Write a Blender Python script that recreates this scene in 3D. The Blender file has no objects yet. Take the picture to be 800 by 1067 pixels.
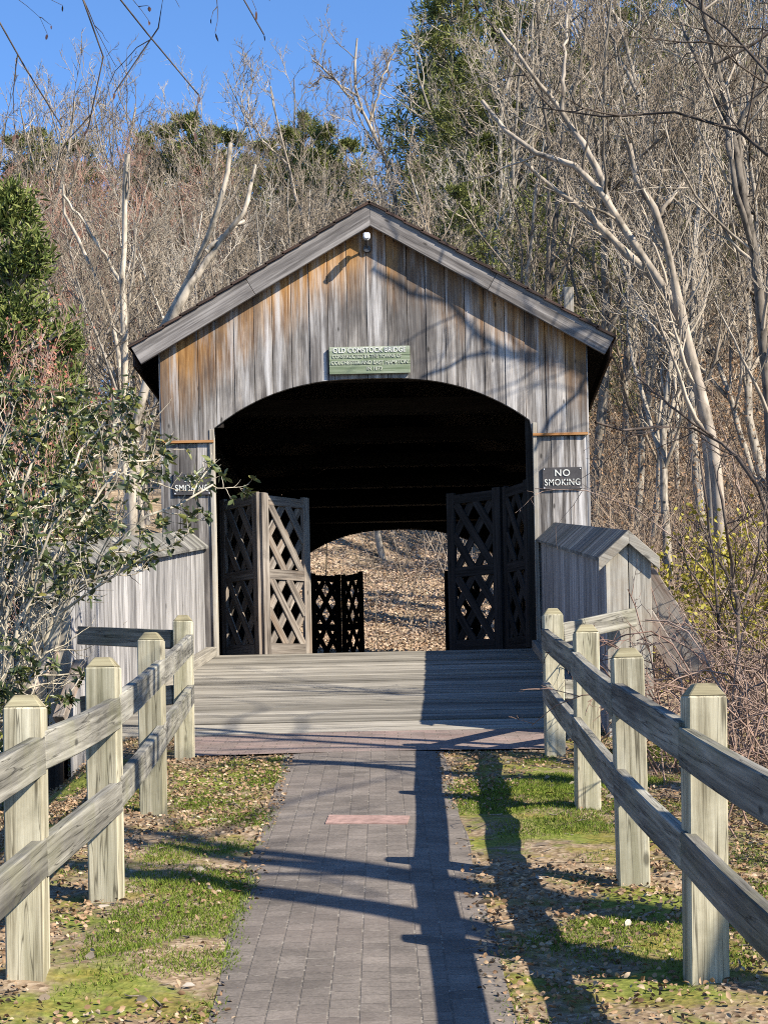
import bpy, bmesh, math, random
import numpy as np
from mathutils import Vector, Matrix

random.seed(7)
RNG = np.random.default_rng(11)
SC = bpy.context.scene
COL = SC.collection

# ------------------------------------------------------------------ camera model (photo measured at 800 x 1067)
F = 1800.0; CX = 400.0; CY = 740.0; EYE = 1.6; ROLL = math.radians(1.2)
SLOPE = 0.103                       # the path climbs to the bridge
def unroll(x, y):
    u, v = x - CX, y - CY
    c, s = math.cos(ROLL), math.sin(ROLL)
    return u * c - v * s, u * s + v * c
def P(x, y, Y):                     # photo measurement at depth Y metres -> world point
    u, v = unroll(x, y)
    return Vector((u * Y / F, Y, EYE - v * Y / F))
def G(x, y):                        # photo measurement on the path plane
    u, v = unroll(x, y)
    Y = EYE / (SLOPE + v / F)
    return Vector((u * Y / F, Y, SLOPE * Y))

# ------------------------------------------------------------------ object helpers
def link(o):
    COL.objects.link(o); return o
def thing(name, loc, label, cat, group=None):
    o = bpy.data.objects.new(name, None); link(o)
    o.location = loc; o.empty_display_size = 0.2
    o['label'] = label; o['category'] = cat
    if group: o['group'] = group
    return o
def tag(o, label, cat, group=None):
    o['label'] = label; o['category'] = cat
    if group: o['group'] = group
    return o
def origin_of(o):
    v = Vector(o.location)
    if o.parent: v += origin_of(o.parent)
    return v
def mesh_obj(name, me, mat, parent=None, loc=None):
    """me holds world coordinates; shift so that the object's own origin is right"""
    off = origin_of(parent) if parent else Vector((0, 0, 0))
    if loc is not None: off = Vector(loc)
    me.transform(Matrix.Translation(-off))
    o = bpy.data.objects.new(name, me); link(o)
    if parent: o.parent = parent
    elif loc is not None: o.location = loc
    if mat: me.materials.append(mat)
    return o
def arr_mesh(name, chunks, smooth=False, attrs=None):
    """chunks: list of (verts (N,3), faces (M,n))"""
    V = []; idx = []; starts = []; off = 0; ls = 0
    for v, f in chunks:
        v = np.asarray(v, dtype=np.float32); f = np.asarray(f, dtype=np.int32)
        V.append(v); idx.append((f + off).ravel())
        n = f.shape[1]
        starts.append(ls + np.arange(f.shape[0], dtype=np.int32) * n)
        ls += f.size; off += len(v)
    V = np.concatenate(V); idx = np.concatenate(idx); starts = np.concatenate(starts)
    me = bpy.data.meshes.new(name)
    me.vertices.add(len(V)); me.vertices.foreach_set('co', V.ravel())
    me.loops.add(len(idx)); me.loops.foreach_set('vertex_index', idx)
    me.polygons.add(len(starts)); me.polygons.foreach_set('loop_start', starts)
    me.update(calc_edges=True)
    if smooth: me.polygons.foreach_set('use_smooth', np.ones(len(starts), dtype=bool))
    if attrs:
        for k, a in attrs.items():
            at = me.attributes.new(k, 'FLOAT', 'POINT'); at.data.foreach_set('value', np.asarray(a, dtype=np.float32))
    me.validate()
    return me

class MB:
    """collects boards (boxes, prisms) with grain coordinates"""
    def __init__(s): s.v = []; s.f = []; s.g = []; s.r = []
    def _add(s, pts, faces, gco, rnd=None):
        b = len(s.v); r = random.random() if rnd is None else rnd
        s.v += [tuple(p) for p in pts]; s.f += [tuple(i + b for i in f) for f in faces]
        s.g += [(g[0] + r * 17.3, g[1] + r * 7.7, g[2] + r * 31.0) for g in gco]; s.r += [r] * len(pts)
    def board(s, a, b, w, t, wdir, rnd=None, taper=1.0):
        """box from a to b, width w along wdir, thickness t along the remaining axis"""
        a = Vector(a); b = Vector(b); d = (b - a); L = d.length; d.normalize()
        wd = Vector(wdir); wd = (wd - d * wd.dot(d)).normalized(); td = d.cross(wd)
        pts = []; g = []
        for p, l, k in ((a, 0, 1.0), (b, L, taper)):
            for sw, st in ((-1, -1), (1, -1), (1, 1), (-1, 1)):
                pts.append(p + wd * (sw * w / 2 * k) + td * (st * t / 2 * k)); g.append((l, sw * w / 2, st * t / 2))
        s._add(pts, [(3, 2, 1, 0), (4, 5, 6, 7), (0, 1, 5, 4), (1, 2, 6, 5), (2, 3, 7, 6), (3, 0, 4, 7)], g, rnd)
    def prism(s, poly, depth, grain, rnd=None):
        """poly: coplanar world points; extruded by vector depth; grain: direction of the fibres"""
        n = len(poly); dv = Vector(depth); gr = Vector(grain).normalized()
        ac = gr.cross(dv.normalized())
        pts = [Vector(p) for p in poly] + [Vector(p) + dv for p in poly]
        g = [(p.dot(gr), p.dot(ac), 0 if i < n else dv.length) for i, p in enumerate(pts)]
        faces = [tuple(range(n)), tuple(range(2 * n - 1, n - 1, -1))]
        faces += [(i, i + n, (i + 1) % n + n, (i + 1) % n) for i in range(n)]
        s._add(pts, faces, g, rnd)
    def build(s, name, mat, parent=None, bevel=0.0, loc=None, warp=None):
        me = bpy.data.meshes.new(name)
        v = s.v if warp is None else [tuple(warp(Vector(p))) for p in s.v]
        me.from_pydata(v, [], s.f)
        a = me.attributes.new('gco', 'FLOAT_VECTOR', 'POINT'); a.data.foreach_set('vector', np.array(s.g, dtype=np.float32).ravel())
        a = me.attributes.new('rnd', 'FLOAT', 'POINT'); a.data.foreach_set('value', np.array(s.r, dtype=np.float32))
        bm = bmesh.new(); bm.from_mesh(me); bmesh.ops.recalc_face_normals(bm, faces=bm.faces); bm.to_mesh(me); bm.free()
        o = mesh_obj(name, me, mat, parent, loc)
        if bevel:
            m = o.modifiers.new('edge', 'BEVEL'); m.width = bevel; m.segments = 1; m.limit_method = 'ANGLE'
        return o

# ------------------------------------------------------------------ materials
def new_mat(name, rough=0.8, spec=0.25):
    m = bpy.data.materials.new(name); m.use_nodes = True
    nt = m.node_tree; b = nt.nodes['Principled BSDF']
    b.inputs['Roughness'].default_value = rough
    b.inputs['Specular IOR Level'].default_value = spec
    return m, nt, b
def N(nt, kind, **kw):
    n = nt.nodes.new(kind)
    for k, v in kw.items():
        if k in n.inputs: n.inputs[k].default_value = v
        else: setattr(n, k, v)
    return n
def L(nt, a, b): nt.links.new(a, b)
def ramp(nt, fac, stops, interp='LINEAR'):
    n = nt.nodes.new('ShaderNodeValToRGB'); n.color_ramp.interpolation = interp
    e = n.color_ramp.elements
    while len(e) < len(stops): e.new(0.5)
    for i, (p, c) in enumerate(stops):
        e[i].position = p; e[i].color = (c[0], c[1], c[2], 1) if not isinstance(c, (int, float)) else (c, c, c, 1)
    if fac is not None: L(nt, fac, n.inputs[0])
    return n.outputs[0]
def mixc(nt, fac, a, b, mode='MIX'):
    n = nt.nodes.new('ShaderNodeMix'); n.data_type = 'RGBA'; n.blend_type = mode
    for s, v in ((0, fac), (6, a), (7, b)):
        if isinstance(v, (int, float)): n.inputs[s].default_value = v
        elif isinstance(v, (tuple, list)): n.inputs[s].default_value = (v[0], v[1], v[2], 1)
        else: L(nt, v, n.inputs[s])
    return n.outputs[2]
def math_n(nt, op, a, b=0.0, c=None, clamp=False):
    n = nt.nodes.new('ShaderNodeMath'); n.operation = op; n.use_clamp = clamp
    for i, v in enumerate((a, b) if c is None else (a, b, c)):
        if isinstance(v, (int, float)): n.inputs[i].default_value = v
        else: L(nt, v, n.inputs[i])
    return n.outputs[0]
def attr(nt, name, out='Fac'):
    n = nt.nodes.new('ShaderNodeAttribute'); n.attribute_name = name; return n.outputs[out]
def noise(nt, vec, scale, detail=5, rough=0.6, vscale=None, dist=0.0):
    if vscale:
        m = nt.nodes.new('ShaderNodeMapping'); m.inputs['Scale'].default_value = vscale
        L(nt, vec, m.inputs['Vector']); vec = m.outputs[0]
    n = nt.nodes.new('ShaderNodeTexNoise'); n.inputs['Scale'].default_value = scale
    n.inputs['Detail'].default_value = detail; n.inputs['Roughness'].default_value = rough; n.inputs['Distortion'].default_value = dist
    L(nt, vec, n.inputs['Vector']); return n.outputs[0]
def bump(nt, b, h, strength=0.3, dist=0.01):
    n = nt.nodes.new('ShaderNodeBump'); n.inputs['Strength'].default_value = strength; n.inputs['Distance'].default_value = dist
    L(nt, h, n.inputs['Height']); L(nt, n.outputs[0], b.inputs['Normal'])

def wood(name, dark, mid, light, stain=None, stain_amt=0.0, board_var=0.35, moss=None, rough=0.85, knots=True, fresh=None, cracks=False):
    m, nt, b = new_mat(name, rough, 0.15)
    g = attr(nt, 'gco', 'Vector'); r = attr(nt, 'rnd')
    fine = noise(nt, g, 1.0, 7, 0.7, (1.6, 48, 48), 0.5)
    mids = noise(nt, g, 1.0, 6, 0.65, (0.7, 17, 17), 0.7)
    blot = noise(nt, g, 1.0, 4, 0.6, (1.1, 2.6, 2.6))
    f = math_n(nt, 'MULTIPLY_ADD', fine, 0.40, math_n(nt, 'MULTIPLY_ADD', mids, 0.40, math_n(nt, 'MULTIPLY', blot, 0.20)))
    c = ramp(nt, f, [(0.40, dark), (0.495, mid), (0.60, light)])
    if fresh:                                   # sheltered strip under the rake keeps its warm colour
        (xc, za, t, col1, col2, base) = fresh
        tc = N(nt, 'ShaderNodeTexCoord'); sx = N(nt, 'ShaderNodeSeparateXYZ'); L(nt, tc.outputs['Object'], sx.inputs[0])
        dx = math_n(nt, 'ABSOLUTE', math_n(nt, 'SUBTRACT', sx.outputs[0], xc))
        d = math_n(nt, 'SUBTRACT', math_n(nt, 'SUBTRACT', za, math_n(nt, 'MULTIPLY', dx, t)), sx.outputs[2])
        right = math_n(nt, 'MULTIPLY', math_n(nt, 'GREATER_THAN', sx.outputs[0], xc), 0.06)
        w = math_n(nt, 'ADD', math_n(nt, 'ADD', d, right), math_n(nt, 'MULTIPLY', math_n(nt, 'SUBTRACT', mids, 0.5), 1.1))
        w = math_n(nt, 'ADD', w, math_n(nt, 'MULTIPLY', math_n(nt, 'SUBTRACT', r, 0.5), 0.35))
        k = ramp(nt, math_n(nt, 'MULTIPLY', w, 1.0), [(0.15, 0.95), (0.45, 0.5), (0.85, 0.03)])
        oc = ramp(nt, f, [(0.38, col1), (0.62, col2)])
        c = mixc(nt, k, c, oc)
        # warm edges showing between the boards low down too
        wm = ramp(nt, mids, [(0.60, 0.0), (0.72, base)])
        c = mixc(nt, wm, c, col2)
    if stain:
        sm = ramp(nt, noise(nt, g, 1.0, 4, 0.65, (0.55, 5.0, 5.0)), [(0.48, 0.0), (0.66, 1.0)])
        c = mixc(nt, math_n(nt, 'MULTIPLY', sm, stain_amt), c, stain)
    if moss:
        tc = N(nt, 'ShaderNodeTexCoord')
        mm = ramp(nt, noise(nt, tc.outputs['Object'], 3.2, 6, 0.7), [(0.48, 0.0), (0.68, moss[3])])
        c = mixc(nt, mm, c, moss[:3])
    if fresh:
        ob = N(nt, 'ShaderNodeTexCoord').outputs['Object']
        pm = ramp(nt, noise(nt, ob, 1.0, 6, 0.6, (1.1, 1.1, 0.55)), [(0.45, 0.0), (0.57, 0.68)])
        c = mixc(nt, pm, c, (0.06, 0.055, 0.055))
        sv_ = ramp(nt, noise(nt, g, 1.0, 6, 0.65, (0.5, 9.0, 9.0)), [(0.51, 0.0), (0.68, 0.75)])
        c = mixc(nt, sv_, c, (0.52, 0.50, 0.49))
    if cracks:
        cm = ramp(nt, noise(nt, g, 1.0, 3, 0.5, (0.55, 17, 17), 0.3), [(0.490, 0.0), (0.500, 0.8), (0.512, 0.0)])
        c = mixc(nt, cm, c, tuple(x * 0.3 for x in dark))
    if knots:
        v = N(nt, 'ShaderNodeTexVoronoi'); v.inputs['Scale'].default_value = 1.0; v.inputs['Randomness'].default_value = 1.0
        mp = N(nt, 'ShaderNodeMapping'); mp.inputs['Scale'].default_value = (2.3, 5.5, 5.5); L(nt, g, mp.inputs['Vector']); L(nt, mp.outputs[0], v.inputs['Vector'])
        kk = ramp(nt, v.outputs['Distance'], [(0.045, 0.75), (0.10, 0.0)])
        c = mixc(nt, kk, c, tuple(x * 0.35 for x in dark))
    val = math_n(nt, 'MULTIPLY_ADD', r, board_var, 1.0 - board_var / 2)
    hs = N(nt, 'ShaderNodeHueSaturation'); L(nt, val, hs.inputs['Value']); L(nt, c, hs.inputs['Color'])
    L(nt, hs.outputs[0], b.inputs['Base Color'])
    bump(nt, b, f, 0.55, 0.006)
    return m

def flat_mat(name, col, rough=0.5, spec=0.4, var=0.15, scale=8.0, metallic=0.0):
    m, nt, b = new_mat(name, rough, spec); b.inputs['Metallic'].default_value = metallic
    tc = N(nt, 'ShaderNodeTexCoord'); n = noise(nt, tc.outputs['Object'], scale, 6, 0.65)
    c = ramp(nt, n, [(0.3, tuple(x * (1 - var) for x in col)), (0.7, tuple(min(1, x * (1 + var)) for x in col))])
    L(nt, c, b.inputs['Base Color']); bump(nt, b, n, 0.15, 0.004)
    return m

def bark(name, stops, scale=9.0, rough=0.9):
    """colour picked per tree, broken up by noise along the stem"""
    m, nt, b = new_mat(name, rough, 0.1)
    oi = N(nt, 'ShaderNodeObjectInfo'); tc = N(nt, 'ShaderNodeTexCoord')
    n = noise(nt, tc.outputs['Object'], scale, 5, 0.65, (1, 1, 0.35))
    c = ramp(nt, oi.outputs['Random'], stops)
    k = ramp(nt, n, [(0.34, 0.30), (0.48, 0.90), (0.66, 1.40)])
    L(nt, mixc(nt, 1.0, c, k, 'MULTIPLY'), b.inputs['Base Color'])
    return m
def leafmat(name, stops, rough=0.6, spec=0.2, trans=0.0):
    m, nt, b = new_mat(name, rough, spec)
    r = attr(nt, 'rnd'); L(nt, ramp(nt, r, stops), b.inputs['Base Color'])
    if trans:
        t = N(nt, 'ShaderNodeBsdfTranslucent'); L(nt, ramp(nt, r, stops), t.inputs['Color'])
        mx = N(nt, 'ShaderNodeMixShader'); mx.inputs[0].default_value = trans
        out = nt.nodes['Material Output']; L(nt, b.outputs[0], mx.inputs[1]); L(nt, t.outputs[0], mx.inputs[2]); L(nt, mx.outputs[0], out.inputs['Surface'])
    return m

M = {}
sun_dir = Vector((1.08, -0.70, 0.99)).normalized()
M['rafter'] = wood('grey fascia timber', (0.07, 0.063, 0.06), (0.165, 0.15, 0.142), (0.31, 0.285, 0.268), board_var=0.25)
M['shingle'] = wood('dark roof shingle', (0.02, 0.015, 0.012), (0.05, 0.035, 0.03), (0.10, 0.06, 0.045), board_var=0.4)
M['inside'] = wood('gloom darkened interior timber', (0.012, 0.010, 0.009), (0.024, 0.020, 0.017), (0.04, 0.032, 0.027), knots=False)  # the unlit look of the interior is put into this near black colour
M['deck'] = wood('grey deck plank', (0.11, 0.10, 0.085), (0.225, 0.206, 0.175), (0.335, 0.308, 0.262), board_var=0.65, stain=(0.10, 0.09, 0.075), stain_amt=0.45)
M['wing'] = wood('silvered wing board', (0.10, 0.094, 0.092), (0.28, 0.268, 0.262), (0.46, 0.44, 0.43), stain=(0.09, 0.086, 0.09), stain_amt=0.55, board_var=0.4)
M['wingcap'] = wood('grey cap board', (0.05, 0.048, 0.045), (0.125, 0.118, 0.108), (0.26, 0.245, 0.22), moss=(0.09, 0.10, 0.07, 0.45), board_var=0.6)
M['wingend'] = wood('pale end board', (0.15, 0.135, 0.115), (0.31, 0.285, 0.245), (0.45, 0.42, 0.365), board_var=0.2, moss=(0.26, 0.17, 0.085, 0.35))
M['post'] = wood('straw coloured post', (0.16, 0.138, 0.092), (0.40, 0.362, 0.262), (0.55, 0.51, 0.39), board_var=0.35, stain=(0.16, 0.155, 0.09), stain_amt=0.6, moss=(0.13, 0.12, 0.08, 0.45), cracks=True)
M['posttop'] = wood('lichen stained post top', (0.12, 0.105, 0.065), (0.23, 0.20, 0.125), (0.34, 0.31, 0.20), board_var=0.2)
M['rail'] = wood('weathered rail', (0.07, 0.066, 0.056), (0.21, 0.197, 0.168), (0.37, 0.35, 0.30), stain=(0.055, 0.052, 0.05), stain_amt=0.75, board_var=0.35, moss=(0.20, 0.195, 0.105, 0.35), cracks=True)
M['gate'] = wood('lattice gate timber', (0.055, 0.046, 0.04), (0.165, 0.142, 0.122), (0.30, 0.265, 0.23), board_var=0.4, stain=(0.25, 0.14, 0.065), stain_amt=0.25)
M['shadewood'] = wood('shade darkened timber', (0.010, 0.010, 0.010), (0.026, 0.024, 0.024), (0.05, 0.046, 0.046), board_var=0.2)  # shaded copy of the gate timber: the shade is in its colour
M['lap'] = wood('rusty lap strip', (0.16, 0.07, 0.03), (0.34, 0.16, 0.06), (0.45, 0.26, 0.12), board_var=0.2, knots=False)
M['brace'] = wood('leaning brace board', (0.13, 0.11, 0.09), (0.26, 0.23, 0.20), (0.38, 0.34, 0.30), stain=(0.35, 0.17, 0.09), stain_amt=0.35)
M['signgreen'] = wood('faded green board', (0.11, 0.145, 0.085), (0.185, 0.225, 0.145), (0.33, 0.36, 0.275), board_var=0.2, knots=False, stain=(0.42, 0.43, 0.37), stain_amt=0.5)
M['signdark'] = flat_mat('dark sign plate', (0.055, 0.05, 0.05), 0.5, 0.35, 0.3)
M['white'] = flat_mat('white letter paint', (0.58, 0.58, 0.54), 0.6, 0.2, 0.08, 20)
M['cream'] = flat_mat('worn cream letter paint', (0.40, 0.42, 0.34), 0.7, 0.2, 0.2, 30)
M['lampwhite'] = flat_mat('white lamp housing', (0.75, 0.77, 0.82), 0.4, 0.4, 0.06)
M['metal'] = flat_mat('dark lamp metal', (0.05, 0.05, 0.055), 0.4, 0.5, 0.2)
M['bark'] = bark('hillside bark', [(0.0, (0.13, 0.11, 0.09)), (0.35, (0.34, 0.30, 0.25)), (0.7, (0.22, 0.19, 0.155)), (1.0, (0.45, 0.405, 0.345))])
M['twig'] = bark('hillside twigs', [(0.0, (0.17, 0.135, 0.10)), (0.3, (0.35, 0.30, 0.24)), (0.6, (0.23, 0.185, 0.14)), (0.85, (0.29, 0.235, 0.18)), (1.0, (0.46, 0.41, 0.34))], 1.5)
M['briar'] = bark('briar stems', [(0.0, (0.33, 0.25, 0.185)), (1.0, (0.33, 0.25, 0.185))], 0.5)
M['brushtwig'] = bark('brush stems', [(0.0, (0.24, 0.195, 0.155)), (1.0, (0.24, 0.195, 0.155))], 0.35)
M['redtwig'] = bark('reddish twigs', [(0.0, (0.30, 0.165, 0.125)), (1.0, (0.38, 0.23, 0.175))], 1.5)
M['catkin'] = leafmat('dried catkin', [(0.0, (0.05, 0.03, 0.03)), (1.0, (0.12, 0.07, 0.06))], 0.8, 0.1)
M['deadtwig'] = bark('dead twig', [(0.0, (0.20, 0.16, 0.125)), (1.0, (0.28, 0.23, 0.18))], 14.0)
M['farlitter'] = leafmat('sun lightened fallen leaf', [(0.0, (0.30, 0.20, 0.135)), (0.5, (0.42, 0.30, 0.215)), (1.0, (0.50, 0.39, 0.30))], 0.85, 0.1)  # paler copy of the dry leaf colour, standing in for sun on the slope
M['chip'] = leafmat('bark chip', [(0.0, (0.14, 0.11, 0.085)), (0.6, (0.24, 0.20, 0.16)), (1.0, (0.38, 0.34, 0.29))], 0.9, 0.1)
M['deadbark'] = bark('bleached dead wood', [(0.0, (0.36, 0.31, 0.25)), (1.0, (0.46, 0.40, 0.32))], 5.0)
M['paletrunk'] = bark('pale mottled bark', [(0.0, (0.27, 0.225, 0.18)), (1.0, (0.36, 0.31, 0.255))], 4.0)
M['darkbark'] = bark('dark foreground bark', [(0.0, (0.07, 0.055, 0.045)), (1.0, (0.11, 0.09, 0.075))], 14.0)
M['bramble'] = bark('bramble cane', [(0.0, (0.20, 0.125, 0.10)), (0.5, (0.31, 0.23, 0.185)), (1.0, (0.25, 0.165, 0.13))], 6.0)
M['sapling'] = bark('sapling bark', [(0.0, (0.09, 0.07, 0.06)), (1.0, (0.14, 0.11, 0.09))], 9.0)
M['shrubstem'] = bark('pale shrub stem', [(0.0, (0.40, 0.35, 0.27)), (1.0, (0.48, 0.42, 0.33))], 8.0)
M['shrubleaf'] = leafmat('shrub leaf', [(0.0, (0.022, 0.036, 0.014)), (0.45, (0.055, 0.075, 0.022)), (0.8, (0.12, 0.14, 0.035)), (1.0, (0.24, 0.22, 0.06))], 0.42, 0.5, 0.15)
M['needle'] = leafmat('evergreen needles', [(0.0, (0.06, 0.085, 0.022)), (0.6, (0.13, 0.165, 0.042)), (1.0, (0.24, 0.25, 0.08))], 0.7, 0.15, 0.15)
M['pine'] = leafmat('pine needles', [(0.0, (0.09, 0.105, 0.030)), (0.6, (0.17, 0.19, 0.055)), (1.0, (0.26, 0.265, 0.09))], 0.7, 0.15, 0.15)
M['redleaf'] = leafmat('red winter berries', [(0.0, (0.24, 0.07, 0.05)), (1.0, (0.36, 0.15, 0.10))], 0.6)
M['yellowleaf'] = leafmat('yellow green young leaf', [(0.0, (0.22, 0.20, 0.03)), (1.0, (0.42, 0.36, 0.06))], 0.6, 0.2, 0.2)
M['litter'] = leafmat('dry fallen leaf', [(0.0, (0.14, 0.085, 0.05)), (0.35, (0.26, 0.165, 0.10)), (0.8, (0.32, 0.225, 0.145)), (1.0, (0.42, 0.335, 0.245))], 0.85, 0.1)
M['grass'] = leafmat('grass blade', [(0.0, (0.085, 0.13, 0.015)), (0.7, (0.16, 0.22, 0.03)), (1.0, (0.27, 0.29, 0.07))], 0.7, 0.15, 0.25)
M['oakleaf'] = leafmat('clinging dead leaf', [(0.0, (0.24, 0.13, 0.07)), (1.0, (0.42, 0.27, 0.155))], 0.8, 0.1, 0.15)

# ------------------------------------------------------------------ terrain
def sstep(a, b, x):
    t = np.clip((x - a) / (b - a + 0.0), 0, 1); return t * t * (3 - 2 * t)
_ph = RNG.uniform(0, 6.28, (24, 2)); _fr = RNG.normal(0, 1, (24, 2))
def wob(X, Y, scale):
    s = 0
    for i in range(24):
        s = s + np.sin((_fr[i, 0] * X + _fr[i, 1] * Y) / scale + _ph[i, 0])
    return s / 24 ** 0.5
def gz(X, Y):
    X = np.asarray(X, dtype=float); Y = np.asarray(Y, dtype=float)
    path = SLOPE * np.clip(Y, -30, 14.2)
    l = np.clip(-X - 1.75, 0, 30); r = np.clip(X - 1.75, 0, 30)
    near = path - 0.42 * np.clip(l, 0, 3.5) - 0.10 * np.clip(r, 0, 8) + 0.03 * np.clip(r - 2, 0, 20)
    near = near + 0.018 * wob(X, Y, 0.35) + 0.012 * wob(X + 3, Y, 0.12)
    fade = sstep(1.4, 3.5, np.abs(X)); near = near + 0.06 * fade * wob(X, Y, 0.9)
    gorge = sstep(13.9, 17.5, Y + 0.3 * wob(X, Y, 2.0)) * (1 - sstep(29.0, 34.0, Y))
    base = near * (1 - sstep(13.9, 20, Y)) + 1.7 * sstep(26, 34, Y)
    base = base - 2.2 * gorge
    R = 17.5 + 22 * sstep(2, 26, X) - 1.0 * sstep(-10, -30, X)
    t = np.clip((Y - 33) / 78, 0, 1)
    hill = R * np.sin(t * math.pi / 2) + t * 1.2 * wob(X, Y, 6.0) + 0.25 * np.clip(t * 8, 0, 1) * wob(X, Y, 1.6)
    return base + hill - 0.10 * np.clip(Y - 125, 0, 200)
def ground_z(x, y): return float(gz(x, y))
def grid_mesh(name, xs, ys, zf, smooth=True):
    X, Y = np.meshgrid(xs, ys); Z = zf(X, Y)
    V = np.stack([X, Y, Z], -1).reshape(-1, 3)
    nx, ny = len(xs), len(ys); i = np.arange(nx * ny).reshape(ny, nx)
    Fq = np.stack([i[:-1, :-1], i[:-1, 1:], i[1:, 1:], i[1:, :-1]], -1).reshape(-1, 4)
    return arr_mesh(name, [(V, Fq)], smooth)

PATH_L = [(G(215, 1067), G(252, 930), G(290, 800))]
pl0, pl1 = G(213, 1067), G(291, 800); pr0, pr1 = G(538, 1067), G(468, 800)
def path_edges(Y):
    k = (Y - pl0.y) / (pl1.y - pl0.y)
    k2 = np.clip(k, -1.2, 1.2)
    return pl0.x + (pl1.x - pl0.x) * k2, pr0.x + (pr1.x - pr0.x) * k2
Y_BAND = G(400, 784).y; Y_DECK = G(395, 763).y
def ground_zf(X, Y):
    z = gz(X, Y)
    a, b = path_edges(Y)
    inside = sstep(0.05, 0.15, X - a) * sstep(0.05, 0.15, b - X) * (Y < Y_BAND)
    edge_ = np.exp(-(np.minimum(np.abs(X - a), np.abs(X - b)) / 0.16) ** 2) * (Y < Y_BAND)
    z = z + (SLOPE * Y - 0.004 - z) * edge_ * 0.9
    band = sstep(2.5, 1.9, np.abs(X)) * sstep(Y_BAND - 0.4, Y_BAND - 0.1, Y) * (1 - sstep(Y_DECK - 0.05, Y_DECK + 0.6, Y))
    z = z + (SLOPE * Y - 0.008 - z) * band
    plane = SLOPE * np.minimum(Y, 14.2)
    return np.where(inside > 0, z * (1 - inside) + (np.minimum(z, plane) - 0.05) * inside, z)
def spaced(a, b, n): return np.linspace(a, b, n, endpoint=False)
xs = np.concatenate([spaced(-260, -60, 14), spaced(-60, -12, 32), spaced(-12, -4, 30), spaced(-4, 4, 130), spaced(4, 12, 30), spaced(12, 60, 32), np.linspace(60, 260, 15)])
ys = np.concatenate([spaced(-120, -4, 16), spaced(-4, 4, 24), spaced(4, 15, 180), spaced(15, 36, 50), spaced(36, 125, 90), np.linspace(125, 420, 24)])
def ground_material():
    m, nt, b = new_mat('leaf strewn ground', 0.95, 0.08)
    ge = N(nt, 'ShaderNodeNewGeometry'); p = ge.outputs['Position']
    sx = N(nt, 'ShaderNodeSeparateXYZ'); L(nt, p, sx.inputs[0])
    n1 = noise(nt, p, 1.4, 6, 0.65); n2 = noise(nt, p, 24, 5, 0.7); n3 = noise(nt, p, 0.35, 4, 0.6)
    v = N(nt, 'ShaderNodeTexVoronoi'); v.inputs['Scale'].default_value = 42.0; L(nt, p, v.inputs['Vector'])
    sep = N(nt, 'ShaderNodeSeparateColor'); L(nt, v.outputs['Color'], sep.inputs[0])
    litter = ramp(nt, math_n(nt, 'MULTIPLY_ADD', sep.outputs[0], 0.55, math_n(nt, 'MULTIPLY', n2, 0.45)), [(0.15, (0.12, 0.08, 0.05)), (0.45, (0.25, 0.175, 0.11)), (0.65, (0.35, 0.26, 0.175)), (0.85, (0.48, 0.39, 0.29))])
    v2 = N(nt, 'ShaderNodeTexVoronoi'); v2.inputs['Scale'].default_value = 9.0; L(nt, p, v2.inputs['Vector'])
    sep2 = N(nt, 'ShaderNodeSeparateColor'); L(nt, v2.outputs['Color'], sep2.inputs[0])
    far = ramp(nt, sep2.outputs[0], [(0.0, (0.27, 0.185, 0.12)), (0.5, (0.46, 0.34, 0.225)), (1.0, (0.60, 0.48, 0.34))])
    farmask = ramp(nt, math_n(nt, 'MULTIPLY', sx.outputs[1], 0.01), [(0.22, 0.0), (0.36, 1.0)])
    lit = mixc(nt, math_n(nt, 'MULTIPLY', farmask, 0.85), litter, far)
    duff = ramp(nt, n1, [(0.35, (0.045, 0.05, 0.022)), (0.5, (0.10, 0.078, 0.05)), (0.65, (0.17, 0.13, 0.085))])
    lit = mixc(nt, ramp(nt, math_n(nt, 'MULTIPLY', sx.outputs[1], 0.01), [(0.50, 0.0), (0.66, 0.85)]), lit, duff)
    soil = ramp(nt, n2, [(0.3, (0.055, 0.042, 0.03)), (0.55, (0.15, 0.115, 0.075)), (0.75, (0.26, 0.20, 0.14))])
    c = mixc(nt, ramp(nt, math_n(nt, 'ADD', math_n(nt, 'MULTIPLY', n1, 0.7), math_n(nt, 'MULTIPLY', n2, 0.3)), [(0.42, 0.9), (0.56, 0.25)]), soil, lit)
    moss = ramp(nt, n2, [(0.35, (0.10, 0.09, 0.02)), (0.65, (0.24, 0.195, 0.05))])
    green = ramp(nt, n2, [(0.35, (0.08, 0.11, 0.015)), (0.65, (0.20, 0.225, 0.04))])
    near = ramp(nt, math_n(nt, 'MULTIPLY', sx.outputs[1], 0.01), [(0.14, 1.0), (0.17, 0.0)])
    side = ramp(nt, math_n(nt, 'MULTIPLY', math_n(nt, 'ABSOLUTE', sx.outputs[0]), 0.1), [(0.22, 1.0), (0.34, 0.15)])
    nm = math_n(nt, 'MULTIPLY', near, side)
    c = mixc(nt, math_n(nt, 'MULTIPLY', nm, ramp(nt, n1, [(0.51, 0.0), (0.59, 0.85)])), c, green)
    n4 = noise(nt, p, 2.1, 6, 0.7, (1, 1.3, 1))
    c = mixc(nt, math_n(nt, 'MULTIPLY', nm, ramp(nt, n4, [(0.50, 0.0), (0.60, 0.8)])), c, moss)
    bed = ramp(nt, math_n(nt, 'MULTIPLY', math_n(nt, 'ADD', sx.outputs[2], 2.0), 0.25), [(0.30, 1.0), (0.55, 0.0)])
    c = mixc(nt, bed, c, (0.06, 0.05, 0.04))
    L(nt, c, b.inputs['Base Color'])
    h = math_n(nt, 'ADD', math_n(nt, 'MULTIPLY', n2, 0.6), math_n(nt, 'MULTIPLY', v.outputs['Distance'], 0.8))
    bump(nt, b, h, 0.45, 0.012)
    return m
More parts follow.
